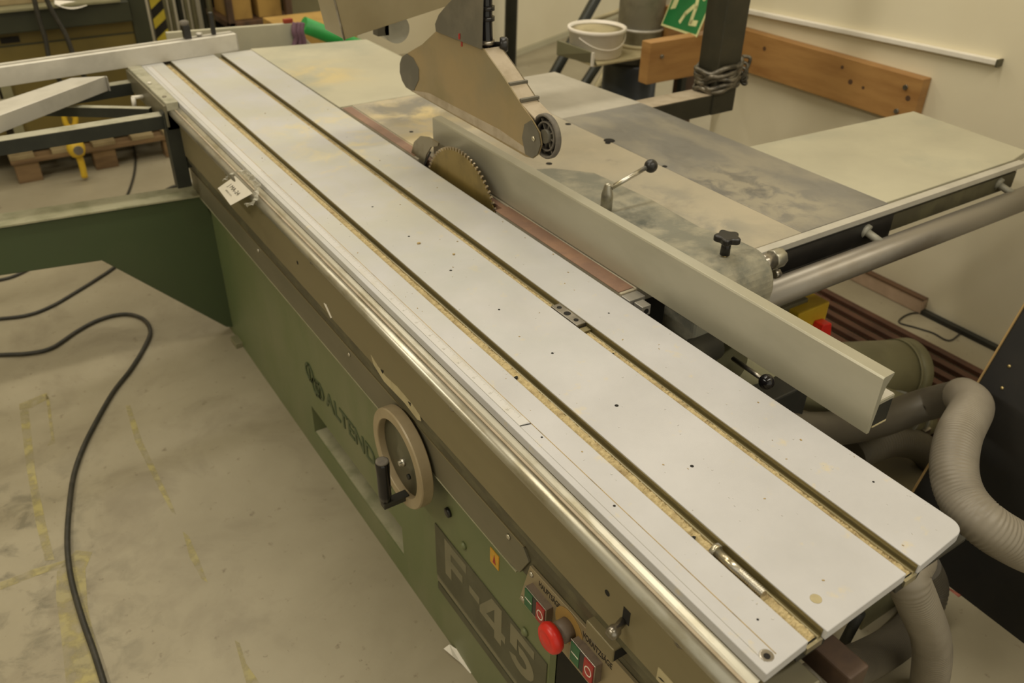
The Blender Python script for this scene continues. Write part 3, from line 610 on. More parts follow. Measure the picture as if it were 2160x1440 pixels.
crumbs(150, M_tape, 'pale_crumbs', 'pale wood crumbs scattered over the sliding table top', .0006, .0015)
crumbs(70, M_groove, 'brown_crumbs', 'brown and dark sawdust specks scattered over the sliding table top', .0006, .0018)
chip(*P(883, 514, 'z', .8702)[:2], .8702, .0045, M_groove, 'brown chip on the centre strip of the sliding table, between tag and saw blade')
chip(*P(957, 537, 'z', .8702)[:2], .8702, .0035, M_groove, 'small brown chip beside the right T-slot, nearest chip to the saw blade')
# ------------------------------------------------------------ label tag with film
t = thing('inventory_tag', 'white paper tag with print, held by clear film on the table edge', 'tag', (.53, 2.1, .85))
c4 = [P(*p) for p in ((496, 371, 'x', .530), (533, 408, 'x', .522), (487, 433, 'x', .500), (460, 397, 'x', .508))]
n_ = (c4[1] - c4[0]).cross(c4[3] - c4[0]).normalized()
if n_.x > 0: n_ = -n_
tp = obj('paper', B(hexa, c4, [p + n_ * .0008 for p in c4]), M_paper, t)
cc = sum(c4, Vector()) / 4 + n_ * .0012; xd = (c4[1] - c4[0]); yd = (c4[0] - c4[3])
def skew(o, x, y): z = x.cross(y).normalized(); return Matrix(((x.x, y.x, z.x, o.x), (x.y, y.y, z.y, o.y), (x.z, y.z, z.z, o.z), (0, 0, 0, 1)))
text('print', 'J MA-24', 1, skew(cc + yd * .05 - xd * .02, xd * .17, yd * .30), M_inkg, t, .0001)
text('print', '00031124', 1, skew(cc - yd * .24 - xd * .04, xd * .085, yd * .11), M_tick, t, .0001)
def film(pts, wd, name='clear_film'):
    g = bmesh.new(); q = spline([P(*p) for p in pts], 8); rows = []
    for i, p in enumerate(q):
        o_ = Vector((random.uniform(-.0005, .0005), wd * (1 + .12 * math.sin(i * 1.3)), -wd * .5 + .004 * math.sin(i)))
        rows.append([g.verts.new(p - o_), g.verts.new(p + Vector((-.004 * math.sin(i * 1.9), 0, .003))), g.verts.new(p + o_)])
    for a_, b__ in zip(rows, rows[1:]):
        for j in range(2): g.faces.new((a_[j], a_[j + 1], b__[j + 1], b__[j]))
    ob = obj(name, g, M_plast, t, recalc=False); md = ob.modifiers.new('s', 'SOLIDIFY'); md.thickness = .0008
film([(474, 380, 'x', .525), (488, 368, 'x', .528), (512, 362, 'x', .535), (530, 375, 'x', .540), (546, 396, 'x', .545)], .022)
film([(520, 430, 'x', .515), (530, 432, 'x', .515), (540, 418, 'x', .525), (540, 400, 'x', .535)], .020)

# ------------------------------------------------------------ rip fence
rf_ = thing('rip_fence', 'long aluminium rip fence on a dusty grey-green casting', 'fence', (1.1, 1.1, .83))
obj('fence_plate', B(prism, [(.998, .873), (.998, .974), (1.0, .977), (1.0225, .978), (1.0225, .974), (1.012, .958), (1.0085, .940), (1.0085, .930), (1.043, .930), (1.043, .924), (1.0085, .924), (1.004, .873)], 'y', .520, 1.862), M_fence, rf_, .0005)
obj('fence_shelf', B(bx, 1.0088, 1.043, .5215, 1.86, .9302, .9312), M_aluw, rf_)
obj('fence_inner', B(bx, 1.0100, 1.044, .5215, 1.86, .882, .923), M_dark, rf_, .001)
obj('fence_chips', B(bx, 1.012, 1.047, .522, .60, .876, .8815), M_trayt, rf_, .002)
# casting: flat body on table then round nose over the bar
xs = [P(*p)[:] for p in ((1152, 378, 'z', .885), (1195, 362, 'z', .885), (1240, 370, 'z', .885), (1400, 432, 'z', .885), (1490, 462, 'z', .885), (1590, 530, 'z', .885))]
body = [(1.046, 1.60), (1.10, 1.63), (1.19, 1.60), (1.262, 1.52), (1.275, 1.32), (1.268, 1.20), (1.262, 1.03), (1.262, .98), (1.046, .98)]
bb = obj('casting', B(prism, body, 'z', .8715, .893), M_carr, rf_, .006, seg=3)
bm = bmesh.new()
nose = [(1.06, .8725), (1.06, .893)]
for k in range(0, 11):
    a = math.radians(90 + k * 12); nose.append((.992 + .075 * math.cos(a), .835 + .078 * math.sin(a)))
nose = [(1.16, .8715), (1.16, .895), (1.06, .912)] + [(.992 + .062 * math.cos(math.radians(85 + k * 11)), .848 + .066 * math.sin(math.radians(85 + k * 11))) for k in range(11)] + [(.93, .76), (1.025, .76), (1.025, .8715)]
prism(bm, nose, 'x', 1.05, 1.262); obj('casting_nose', bm, M_carr, rf_, .010, seg=3)
obj('cast_ridge', B(lathe, [(.045, 0), (.040, .006), (.028, .009), (.001, .0095)], (1.10, 1.50, .8925), (0, 0, 1)), M_carr, rf_)
ln_ = obj('locking_lever', B(lathe, [(.0135, -.045), (.0135, .0), (.0125, .004), (.008, .022), (.006, .026), (.001, .027)], P(1281, 410, 'y', 1.33), (0, 0, 1)), M_chrome, rf_)
a = P(1289, 396, 'y', 1.325); b_ = P(1362, 354, 'y', 1.325)
obj('lever_rod', B(cyl, a, b_, .0055, n=18), M_zinc, ln_)
bm = bmesh.new(); ball(bm, P(1373, 350, 'y', 1.325), .0155); obj('lever_ball', bm, M_black, ln_, label='black ball end')
kc = P(1534, 505, 'y', 1.0)
kn_ = bmesh.new(); n = 60; ring = []
for i in range(n):
    a = 2 * math.pi * i / n; rr = .0235 + .0035 * math.cos(5 * a); ring.append((kc.x + rr * math.cos(a), kc.y + rr * math.sin(a)))
prism(kn_, ring, 'z', kc.z - .004, kc.z + .010)
kk = obj('star_knob', kn_, M_black, rf_, .004, seg=3, label='black star knob')
obj('knob_boss', B(lathe, [(.010, 0), (.009, .03)], (kc.x, kc.y, kc.z - .032), (0, 0, 1)), M_black, kk)
obj('knob_stud', B(cyl, (kc.x, kc.y, kc.z - .05), (kc.x, kc.y, kc.z - .03), .005), M_brass, kk)
nc = P(1630, 547, 'x', 1.288)
nu = obj('adjuster_nut', B(cyl, nc + Vector((-.004, 0, 0)), nc + Vector((.024, 0, 0)), .0205, n=8), M_chrome, rf_, .002)
obj('adjuster_collar', B(cyl, nc + Vector((-.04, 0, 0)), nc + Vector((-.004, 0, 0)), .017, n=24), M_steel, nu)
obj('small_hex_nut', B(cyl, nc + Vector((.0, -.01, -.030)), nc + Vector((.014, -.01, -.030)), .010, n=6), M_steel, nu)

# ------------------------------------------------------------ overhead guard
og = thing('overhead_guard', 'raised brown blade guard hood with small wheel, on a beam and dark post', 'guard', (1.6, 1.95, .9))
GX = .955
def G(pts, X=GX): return [tuple(P(px, py, 'x', X)[1:]) for px, py in pts]
side = [(924, 62), (1019, 103), (1060, 160), (1100, 222), (1122, 252), (1138, 280), (1142, 305), (1136, 325), (1124, 334), (1108, 330), (1040, 290), (868, 192), (857, 184), (849, 170), (844, 152), (844, 134), (848, 121), (858, 113), (890, 94)]
hd = obj('hood_side', B(prism, G(side), 'x', GX, GX + .003), M_hood, og, label='brown dusty side plate')
q = G([(1019, 103), (1060, 160), (1100, 222), (1126, 250)])
def strip(y_z, x0, x1, th, name, m, par):
    bm = bmesh.new()
    for (a, b_) in zip(y_z, y_z[1:]):
        hexa(bm, [(x0, a[0], a[1]), (x0, b_[0], b_[1]), (x1, b_[0], b_[1]), (x1, a[0], a[1])], [(x0, a[0], a[1] - th), (x0, b_[0], b_[1] - th), (x1, b_[0], b_[1] - th), (x1, a[0], a[1] - th)])
    return obj(name, bm, m, par)
strip(q, GX + .003, GX + .045, .003, 'hood_spine', M_spine, og)
for px, py in ((1072, 180), (1096, 214)):
    yy, zz = G([(px, py)])[0]; obj('spine_clip', B(bx, GX + .002, GX + .047, yy - .004, yy + .004, zz - .002, zz + .005), M_hoodd, og, .001)
obj('hood_far_side', B(prism, G(side[:4] + [(1104, 300)] + side[11:]), 'x', GX + .042, GX + .045), M_hood, og)
strip(G([(868, 192), (852, 176), (845, 152), (845, 128), (858, 116)]), GX + .003, GX + .042, .003, 'hood_back', M_hoodd, og)
obj('hood_window', B(prism, G([(868, 190), (905, 196), (1052, 272), (1118, 318), (1118, 330), (1040, 286)]), 'x', GX - .0012, GX), M_spine, og)
obj('hood_nose_plate', B(prism, G([(1103, 290), (1108, 262), (1122, 253), (1138, 281), (1142, 305), (1136, 324), (1124, 333), (1110, 325)]), 'x', GX - .0024, GX - .0013), M_hoodd, og)
obj('hood_tail_plate', B(prism, G([(857, 184), (849, 170), (844, 152), (844, 134), (848, 121), (858, 113), (872, 122), (884, 145), (884, 168), (874, 190), (868, 191)]), 'x', GX - .0012, GX), M_hoodd, og)
for a_, b_ in ((70, 82), (86, 98)): obj('red_mark', B(prism, G([(973, a_), (976, a_), (976, b_), (973, b_)]), 'x', GX - .0075 if a_ == 70 else GX - .001, GX - .006 if a_ == 70 else GX), M_btnr, og)
obj('nose_bolt', B(lathe, [(.006, .002), (.006, .005), (.001, .006)], (GX, *G([(1128, 292)])[0]), (-1, 0, 0), n=6), M_zinc, og)
bk = G([(1019, 103), (924, 66), (922, 50), (930, 30), (945, 12), (968, -12), (1022, -12)])
obj('upper_bracket', B(prism, bk, 'x', GX - .006, GX - .0015), M_hoodd, og, .001, label='dark grey upper bracket')
wy_, wz_ = G([(1148, 288)], GX + .006)[0]
wh = obj('guide_wheel', B(lathe, [(.0395, 0), (.040, -.001), (.0435, -.001), (.045, .001), (.045, .009), (.0435, .011), (.040, .011), (.0395, .010)], (GX + .006, wy_, wz_), (1, 0, 0), n=48, ring=True), M_rubber, og, label='grey ribbed wheel')
obj('wheel_disc', B(lathe, [(.0400, .009), (.0400, .010), (.001, .010)], (GX + .008, wy_, wz_), (1, 0, 0)), M_black, wh)
obj('wheel_core', B(lathe, [(.014, -.002), (.014, .016)], (GX + .008, wy_, wz_), (1, 0, 0)), M_hoodd, wh)
bm = bmesh.new()
for i in range(8):
    a = i * math.pi / 4 + .2; u = Vector((0, math.cos(a), math.sin(a))); v = Vector((0, -math.sin(a), math.cos(a))) * .0015; o_ = Vector((GX + .012, wy_, wz_))
    qq = [o_ + u * .009 - v, o_ + u * .037 - v, o_ + u * .037 + v, o_ + u * .009 + v]; hexa(bm, qq, [p + Vector((.008, 0, 0)) for p in qq])
obj('wheel_spokes', bm, M_rubber, wh)
obj('wheel_groove_ring', B(lathe, [(.027, 0), (.030, 0), (.030, .009), (.027, .009)], (GX + .008, wy_, wz_), (1, 0, 0), ring=True), M_rubber, wh)
# adaptor column and clamp knob
cyy = P(1030, 90, 'x', GX + .02)
ac = obj('column', B(tube, [P(1028, 100, 'x', GX + .02), P(1026, 40, 'x', GX + .02), P(1026, -60, 'x', GX + .02)], .0125, k=4, n=18), M_blackp, og, label='black vertical rod')
for py in (12, 34, 84): obj('clamp_ring', B(cyl, P(1027, py, 'x', GX + .02), P(1027, py + 9, 'x', GX + .02), .0165), M_blackp if py != 84 else M_steel, ac)
kb = P(1054, 94, 'x', GX + .045)
obj('clamp_knob', B(lathe, [(.006, -.02), (.006, 0), (.014, 0), (.016, .004), (.016, .014), (.012, .018)], kb, (.8, -.5, 0), n=10), M_black, og)
# sloping arm box from post
u = Vector((1, 0, .174)).normalized(); v = Vector((-.174, 0, 1)).normalized(); o0 = P(727, 84, 'y', 2.0)
A_ = o0; L_ = 1.32; H_ = .20
bm = bmesh.new(); qq = [A_, A_ + u * L_, A_ + u * L_ + v * H_, A_ + v * H_]
hexa(bm, qq, [p + Vector((0, .12, 0)) for p in qq]); bxo = obj('arm_box', bm, M_box, og, .002, label='beige sheet metal arm box')
obj('box_edge_highlight', B(tube, [A_ + Vector((-.001, -.001, 0)), A_ + v * H_ + Vector((-.001, -.001, 0))], .0028, k=1, n=10), M_steel, bxo)  # thin bright rod standing in for the highlight along the box corner
obj('box_rivet', B(lathe, [(.012, 0), (.012, .002), (.009, .002), (.009, .001)], A_ + u * .19 + v * .085 + Vector((0, 0, 0)), (0, -1, 0)), M_galv, bxo)
obj('pulley', B(cyl, P(838, 62, 'y', 2.08), P(838, 62, 'y', 2.08) + Vector((.0, .05, 0)), .036), M_galvb, og)
obj('pulley_fork', B(bx, P(806, 70, 'y', 2.08).x - .012, P(806, 70, 'y', 2.08).x + .02, 2.08, 2.11, P(806, 76, 'y', 2.08).z, P(806, 50, 'y', 2.08).z + .05), M_hoodd, og)
# hanger between hood and arm box
obj('hood_hanger', B(bx, GX + .008, GX + .04, 1.60, 2.12, 1.40, 1.43), M_hoodd, og)
obj('hood_hanger', B(bx, GX + .008, GX + .038, 1.60, 1.64, 1.17, 1.40), M_hoodd, og)
po = obj('post', B(bx, 2.105, 2.21, 1.95, 2.04, .775, 2.3), M_post, og, .004, label='dark square steel post')
obj('support_beam', B(bx, 1.40, 2.11, 1.955, 2.035, .775, .842), M_post, og, .003)
obj('beam_dust', B(bx, 1.786, 2.105, 1.955, 2.035, .8425, .8445), M_spine, og)
g = bmesh.new(); random.seed(3)
for k in range(6):
    zc = .93 - k * .012; pts = []
    for i in range(13):
        a = 2 * math.pi * i / 12; rx = .060 + random.uniform(-.004, .012); pts.append((2.157 + rx * 1.1 * math.cos(a), 1.995 + rx * math.sin(a), zc + random.uniform(-.010, .010) + .015 * math.cos(a)))
    tube(g, pts, .009, k=3, n=6)
for k in range(5):
    x = 2.222 + random.uniform(0, .012); tube(g, [(x, 1.97, .95 - k * .015), (x + .02, 1.95, .945 - k * .02), (x + .012, 1.955, .90 - k * .01), (x, 1.97, .88)], .006, k=4, n=6)
o = obj('plastic_wrap', g, M_wrap); recenter(tag(o, 'crumpled grey plastic wrap tied round the dark post', 'wrap'))

# ------------------------------------------------------------ crosscut fence (left, far)
u = Vector((.797, .080, 0)).normalized(); nrm = Vector((-u.y, u.x, 0)); q0 = Vector((.905, 3.157, .8710))
cf = thing('crosscut_fence', 'pale aluminium crosscut fence lying across the far end of the sliding table', 'fence', (.2, 3.09, .871))
def alongf(bm, prof, s0, s1):
    hexa(bm, [q0 + u * s0 + nrm * a + Vector((0, 0, b)) for a, b in prof], [q0 + u * s1 + nrm * a + Vector((0, 0, b)) for a, b in prof])
bm = bmesh.new(); alongf(bm, [(0, 0), (0, .058), (.006, .060), (.018, .060), (.018, .040), (.032, .040), (.032, .060), (.050, .060), (.050, 0)], -2.2, 0)
obj('fence_profile', bm, M_aluw, cf, .0008)
obj('end_cap', B(hexa, [q0 + nrm * a + Vector((0, 0, b)) for a, b in ((0, 0), (.05, 0), (.05, .058), (0, .058))], [q0 + u * .004 + nrm * a + Vector((0, 0, b)) for a, b in ((0, 0), (.05, 0), (.05, .058), (0, .058))]), M_alu, cf)
fs = q0 + u * -.165 + nrm * .028 + Vector((0, 0, .060))
st = thing('flip_stop', 'small black stop block with knob clamped on top of the crosscut fence', 'stop', tuple(fs))
obj('stop_body', B(bx, fs.x - .012, fs.x + .012, fs.y - .014, fs.y + .014, fs.z, fs.z + .045), M_black, st, .002)
obj('stop_knob', B(lathe, [(.014, 0), (.016, .003), (.016, .012), (.010, .015)], fs + Vector((-.002, 0, .045)), (0, 0, 1), n=12), M_rubber, st)
fs2 = q0 + u * -.07 + nrm * .030 + Vector((0, 0, .060))
o = obj('thumb_screw', B(lathe, [(.007, 0), (.006, .004), (.012, .005), (.012, .010), (.008, .012)], fs2 + Vector((-.05, 0, 0)), (0, 0, 1)), M_aluw); recenter(tag(o, 'pale thumb screw on the crosscut fence right of the black stop', 'screw'))
o = obj('lever_stop', B(bx, fs2.x - .005, fs2.x + .009, fs2.y - .006, fs2.y + .012, fs2.z, fs2.z + .075), M_black, None, .002); recenter(tag(o, 'slim black lever at the right end of the crosscut fence', 'lever'))

# outrigger frame
of = thing('outrigger_frame', 'black steel outrigger frame with dusty tops left of the sliding table', 'frame', (.1, 2.9, .70))
c0 = [(.513, 3.12), (.556, 3.12), (.556, 2.655), (.520, 2.655)]
obj('end_rail', B(prism, c0, 'z', .848, .8735), M_dust, of, .002, label='pale dusty end rail')
obj('rail_side', B(prism, [(.505, 3.12), (.5125, 3.12), (.5195, 2.655), (.512, 2.655)], 'z', .80, .866), M_cover, of, .001)
obj('rail_plate', B(bx, .514, .548, 2.66, 3.11, .79, .847), M_recess, of)
obj('rail_stud', B(lathe, [(.006, 0), (.006, .003)], (.533, 2.72, .8735), (0, 0, 1)), M_steel, of)
obj('rail_stud', B(lathe, [(.005, 0), (.005, .006)], (.528, 2.88, .8735), (0, 0, 1)), M_white, of)
def bar(a, b_, wd, ht, name='frame_bar'):
    a = Vector(a); b_ = Vector(b_); d = (b_ - a).normalized(); n = Vector((-d.y, d.x, 0)).normalized() * wd / 2; h = Vector((0, 0, ht))
    bm = bmesh.new(); hexa(bm, [a - n - h, b_ - n - h, b_ + n - h, a + n - h], [a - n, b_ - n, b_ + n, a + n]); f = obj(name, bm, M_dsteel, of, .001)
    bm = bmesh.new(); e = Vector((0, 0, .0015)); hexa(bm, [a - n, b_ - n, b_ + n, a + n], [a - n + e, b_ - n + e, b_ + n + e, a + n + e]); obj('dust_layer', bm, M_dust, f)
bar((-1.3, 2.70, .83), (.508, 2.70, .83), .045, .040)
bar((-1.3, 3.02, .815), (.508, 3.10, .83), .040, .040)
bar((.20, 3.03, .815), (.50, 2.80, .822), .022, .03)
lg = obj('drop_leg', B(bx, .506, .550, 2.66, 2.70, .60, .845), M_dsteel, of, .002)
obj('leg_foot', B(bx, .545, .60, 2.665, 2.69, .66, .68), M_dsteel, lg)
cl_ = P(300, 205, 'y', 2.92)
lv2 = obj('clamp_screw', B(cyl, P(306, 203, 'y', 2.92), P(278, 206, 'y', 2.92), .006), M_white, of, label='white clamp screw')
obj('clamp_handle', B(cyl, P(281, 205, 'y', 2.92), P(284, 228, 'y', 2.92), .007), M_white, lv2)
# mitre bar
t = thing('mitre_fence', 'short pale aluminium mitre bar lying askew on the outrigger frame', 'fence', (.2, 2.95, .83))
a, b_, c_, d_ = P(222, 160, 'z', .880), P(150, 164, 'z', .880), P(-180, 272, 'z', .880), P(-180, 310, 'z', .880)
e_ = P(226, 168, 'z', .880)
bt = [Vector((p.x, p.y, .832)) for p in (a, b_, c_, d_)]
obj('mitre_profile', B(hexa, bt, [a, b_, c_, d_]), M_aluw, t, .002)
obj('mitre_end_cap', B(bx, a.x, a.x + .004, a.y - .012, a.y + .006, .834, .878), M_alu, t)

# ------------------------------------------------------------ behind the saw, right
pl = thing('dust_tray', 'grey-green metal tray shelf with raised front lip under the white bucket', 'tray', (2.55, 3.05, .66))
obj('tray_lip', B(hexa, [P(1255, 138, 'z', .695), Vector((2.345, 2.862, .695)), Vector((2.345, 3.10, .695)), Vector((2.300, 3.10, .695))], [Vector((2.305, 2.858, .758)), Vector((2.315, 2.862, .758)), Vector((2.312, 3.10, .758)), Vector((2.300, 3.10, .758))]), M_tray, pl, .001)
obj('tray_floor', B(prism, [(2.33, 2.87), (2.95, 2.87), (2.95, 3.25), (2.62, 3.25), (2.45, 3.16), (2.335, 3.02)], 'z', .690, .700), M_trayt, pl, .002)
obj('tray_end_clip', B(bx, 2.306, 2.318, 2.852, 2.860, .70, .757), M_paper, pl)
for x, y in ((2.90, 2.9), (2.90, 3.2)): obj('tray_leg', B(bx, x, x + .03, y, y + .03, 0, .69), M_dsteel, pl)
bk_ = thing('bucket', 'white plastic bucket with dusty lid rim standing on the metal tray', 'bucket', (2.465, 3.02, .70))
bc = (2.45, 3.01, .7005)
obj('bucket_body', B(lathe, [(.112, 0), (.116, .004), (.123, .102), (.130, .104), (.131, .118), (.127, .120), (.120, .119), (.112, .01), (.001, .008)], bc, (0, 0, 1), n=56), M_bucket, bk_)
obj('bucket_content', B(lathe, [(.118, .108), (.06, .111), (.001, .112)], bc, (0, 0, 1)), M_trayt, bk_)
ang = [math.radians(x) for x in range(-165, -34, 13)]
obj('bucket_handle', B(tube, [(bc[0] + .127 * math.cos(a_), bc[1] + .127 * math.sin(a_), bc[2] + .09 - .045 * math.sin((a_ + math.radians(165)) / math.radians(130) * math.pi)) for a_ in ang], .0025, k=3, n=8), M_bucket, bk_)
du = thing('dust_duct', 'round grey galvanised duct with bright joint ring behind the white bucket', 'duct', (2.72, 3.08, .70))
dc = (2.74, 3.05)
obj('duct_pipe', B(cyl, (*dc, .70), (*dc, 2.6), .106, n=48), M_galvb, du)
obj('joint_ring', B(lathe, [(.106, 0), (.111, .002), (.111, .010), (.106, .012)], (*dc, .772), (0, 0, 1), n=48), M_aluw, du)
obj('duct_foot', B(lathe, [(.116, 0), (.116, .012), (.108, .016)], (*dc, .7005), (0, 0, 1), n=48), M_trayt, du)
o = obj('plastic_barrel', B(lathe, [(.12, 0), (.13, .02), (.13, .30), (.134, .31), (.134, .33), (.128, .34), (.128, .62), (.12, .64)], (2.70, 3.05, 0), (0, 0, 1), n=40), M_bluep); recenter(tag(o, 'blue-black plastic barrel under the metal tray', 'barrel'))
# exit sign
A0 = P(1470, 79, 'y', 2.592); A1 = P(1395, 54, 'y', 2.90); xd = (A0 - A1).normalized(); up0 = (P(1500, 0, 'y', 2.60) - A0)
upd = (up0 - xd * up0.dot(xd)).normalized(); S = .32
es2 = thing('exit_sign', 'green emergency exit sign with running figure and cream border, tilted', 'sign', tuple(A0))
Ms = frame(A0, xd, upd)
def local(pts, z0, z1, name, m, par, bev=0):
    bm = bmesh.new(); hexa(bm, [Ms @ Vector((x, y, z0)) for x, y in pts], [Ms @ Vector((x, y, z1)) for x, y in pts]); return obj(name, bm, m, par, bev)
sgn = 1 if Ms.col[2].xyz.dot(EYE - A0) > 0 else -1
def Z(a): return a * sgn
pn = local([(0, 0), (-S, 0), (-S, S), (0, S)], Z(0), Z(.003), 'sign_panel', M_signl, es2)
local([(-.009, .009), (-S + .009, .009), (-S + .009, S - .009), (-.009, S - .009)], Z(.003), Z(.0036), 'green_field', M_sign, pn)
def limb(pts, w):
    pts = [(-.035 + (x + .035) * 1.75, y) for x, y in pts]
    for (a, b_) in zip(pts, pts[1:]):
        a = Vector(a); b_ = Vector(b_); d = (b_ - a).normalized() * w * .3; n = Vector((-d.y, d.x)).normalized() * w / 2
        local([tuple(a - d - n), tuple(b_ + d - n), tuple(b_ + d + n), tuple(a - d + n)], Z(.0036), Z(.0042), 'figure', M_signl, pn)
limb([(-.040, .050), (-.066, .046), (-.070, .110), (-.082, .165)], .024)
limb([(-.082, .110), (-.105, .075), (-.114, .040)], .022)
limb([(-.082, .165), (-.116, .150), (-.130, .160)], .020)
limb([(-.078, .168), (-.048, .150), (-.036, .170)], .018)
local([(-.110 + .026 * math.cos(i * .5236), .215 + .020 * math.sin(i * .5236)) for i in range(12)], Z(.0036), Z(.0042), 'figure_head', M_signl, pn)
local([(-.255, .085), (-.295, .075), (-.295, .26), (-.255, .26)], Z(.0036), Z(.0042), 'door_symbol', M_signl, pn)
# trestle / ladder
t = thing('trestle', 'dark leaning trestle with pale perforated strut behind the tray', 'trestle', (2.85, 3.9, 0))
def bar2(p0, p1, r_, m, nm): return obj(nm, B(cyl, p0, p1, r_, n=4), m, t)
def ext(p0, p1, k0=0):
    """lengthen the rail p0->p1 down to the floor"""
    d = p1 - p0; return p0, p0 + d * ((0 - p0.z) / d.z)
a, b_ = ext(P(1272, -30, 'y', 3.55), P(1172, 150, 'y', 3.55)); bar2(a, b_, .028, M_dsteel, 'dark_rail')
a, b_ = ext(P(1330, 30, 'y', 3.45), P(1228, 185, 'y', 3.45)); bar2(a, b_, .026, M_dsteel, 'dark_rail')
a, b_ = ext(P(1330, 60, 'y', 3.40), P(1258, 188, 'y', 3.40)); ps_ = bar2(a, b_, .020, M_trayt, 'perforated_strut')
d = (b_ - a).normalized()
for k in range(14):
    c_ = a + (b_ - a) * (.12 + .035 * k); obj('strut_slot', B(cyl, c_ + Vector((0, -.021, 0)), c_ + Vector((0, -.012, 0)), .006, n=8), M_hole, ps_)
bar2(P(1345, 8, 'y', 3.6), P(1240, 48, 'y', 3.6), .013, M_trayt, 'cross_strut')
o = obj('steel_pole', B(cyl, (3.44, 5.2, 0), (3.48, 5.2, 3.2), .045), M_dsteel); recenter(tag(o, 'dark vertical steel pole by the back wall, right of the guard hood', 'pole'))

# ------------------------------------------------------------ background left
# pallet
pa = thing('pallet', 'wooden pallet under the olive machine at the far left', 'pallet', (.55, 5.05, 0))
for k, x in enumerate((.13, .32, .51, .70, .86)): obj('deck_board', B(bx, x, x + .11, 4.60, 5.45, .122, .144), M_palt, pa, .003)
for y in (4.60, 4.98, 5.36): obj('stringer_board', B(bx, .13, .97, y, y + .09, .10, .122), M_pallet, pa, .002)
for x in (.14, .50, .85):
    for y in (4.61, 4.99, 5.36): obj('block', B(bx, x, x + .11, y, y + .08, 0, .10), M_pallet, pa, .003)
# olive machine
om = thing('olive_machine', 'olive brown machine cabinet with dark green top standing on the pallet', 'machine', (.5, 5.1, .145))
obj('body', B(bx, .20, .88, 4.72, 5.35, .145, .690), M_olive, om, .004)
obj('top_housing', B(bx, -.75, .84, 4.66, 5.3, .692, .79), M_dkmach, om, .006)
obj('top_ledge', B(bx, -.75, .80, 4.64, 5.3, .79, .80), M_galv, om)
obj('side_panel', B(bx, -.75, .16, 4.80, 5.3, .10, .690), M_olive, om)
obj('panel_seam', B(bx, .22, .86, 4.716, 4.721, .625, .631), M_dkmach, om)
obj('vent', B(bx, .25, .33, 4.712, 4.722, .642, .668), M_hole, om)
obj('pillar', B(bx, .845, .925, 4.70, 5.1, .145, 1.4), M_dkmach, om, .005)
obj('side_rib', B(bx, .19, .235, 4.70, 4.72, .15, .50), M_galv, om)
obj('door_lever', B(cyl, (.80, 4.70, .56), (.83, 4.70, .42), .015), M_black, om)
o = obj('chip_board', B(bx, -.4, .62, 4.74, 5.25, .801, .83), M_palt, None, .003); recenter(tag(o, 'brown board lying on top of the olive machine', 'board'))
bm = bmesh.new(); y_ = 4.636; rows = []
for i in range(9):
    s = i / 8; px = 115 + 68 * s; sag = 9 * math.sin(math.pi * s)
    rows.append([bm.verts.new(P(px, 4 + 4 * s - 4, 'y', 4.70)), bm.verts.new(P(px, 8 + 3 * s + sag, 'y', 4.632))])
for a, b_ in zip(rows, rows[1:]): bm.faces.new((a[0], a[1], b_[1], b_[0]))
o = obj('paper_sheet', bm, M_paper, recalc=False); md = o.modifiers.new('s', 'SOLIDIFY'); md.thickness = .002; recenter(tag(o, 'white paper sheet hanging over the top edge of the olive machine', 'paper'))
for pts, lb_ in (([(68, -20), (82, 40), (95, 80), (108, 140)], 'left black cable hanging down before the olive machine'), ([(90, -20), (112, 28), (138, 72), (160, 130)], 'right black cable hanging down before the olive machine')):
    q = [P(x, y, 'y', 4.58) for x, y in pts]; q.append(q[-1] + Vector((.03, .05, -.10))); q.append(q[-1] + Vector((.02, .10, -.08)))
    o = obj('hanging_cable', B(tube, q, .011, k=6, n=8), M_cable); tag(o, lb_, 'cable')
# yellow pallet-truck like tool
t = thing('yellow_tool', 'yellow hand tool standing upright before the pallet', 'tool', (.35, 4.5, 0))
yy = 4.50
def L2(px, py, y=yy): return P(px, py, 'y', y)
base = L2(178, 368)
for nm, pts, r_ in (('shaft', [(179, 374), (172, 345), (165, 325)], .016), ('handle_stem', [(160, 300), (152, 285), (150, 268)], .016)):
    obj(nm, B(tube, [L2(*p) for p in pts], r_, k=5, n=10), M_ytool, t)
obj('tool_body', B(tube, [L2(166, 328), L2(160, 312), L2(156, 296)], .040, k=5, n=14, rf=lambda i: .028 + .014 * math.sin(i / 10 * math.pi)), M_ytool, t)
obj('tool_face', B(cyl, L2(162, 312) + Vector((0, -.045, 0)), L2(162, 312), .022), M_rubber, t)
obj('loop_handle', B(tube, [L2(151, 270), L2(140, 262), L2(136, 245), L2(146, 240), L2(158, 247), L2(158, 262), L2(152, 270)], .013, k=6, n=8), M_ytool, t)
# hazard pole, pipe bundle
t = thing('hazard_post', 'post with yellow and black hazard stripes in the background', 'post', (1.08, 5.2, 0))
obj('post_core', B(bx, 1.045, 1.115, 5.21, 5.25, 0, 1.5), M_black, t)
for k in range(8):
    z = .42 + k * .105; obj('yellow_stripe', B(prism, [(1.046, z), (1.114, z + .05), (1.114, z + .10), (1.046, z + .05)], 'y', 5.205, 5.211), M_ystripe, t)
xs_ = [1.00, 1.145, 1.185, 1.225, 1.265, 1.31, 1.36, 1.40]
nm_ = ['leftmost', 'second', 'third', 'fourth', 'fifth', 'sixth', 'seventh', 'rightmost']
for k, x in enumerate(xs_):
    o = obj('metal_pipe', B(cyl, (x, 5.32 + .02 * (k % 3), 0), (x + .01, 5.36, 1.6), .017 if k % 2 else .013, n=14), M_galv if k % 3 else M_dsteel); recenter(tag(o, nm_[k] + ' upright metal pipe behind the hazard post', 'pipe', 'upright pipes'))
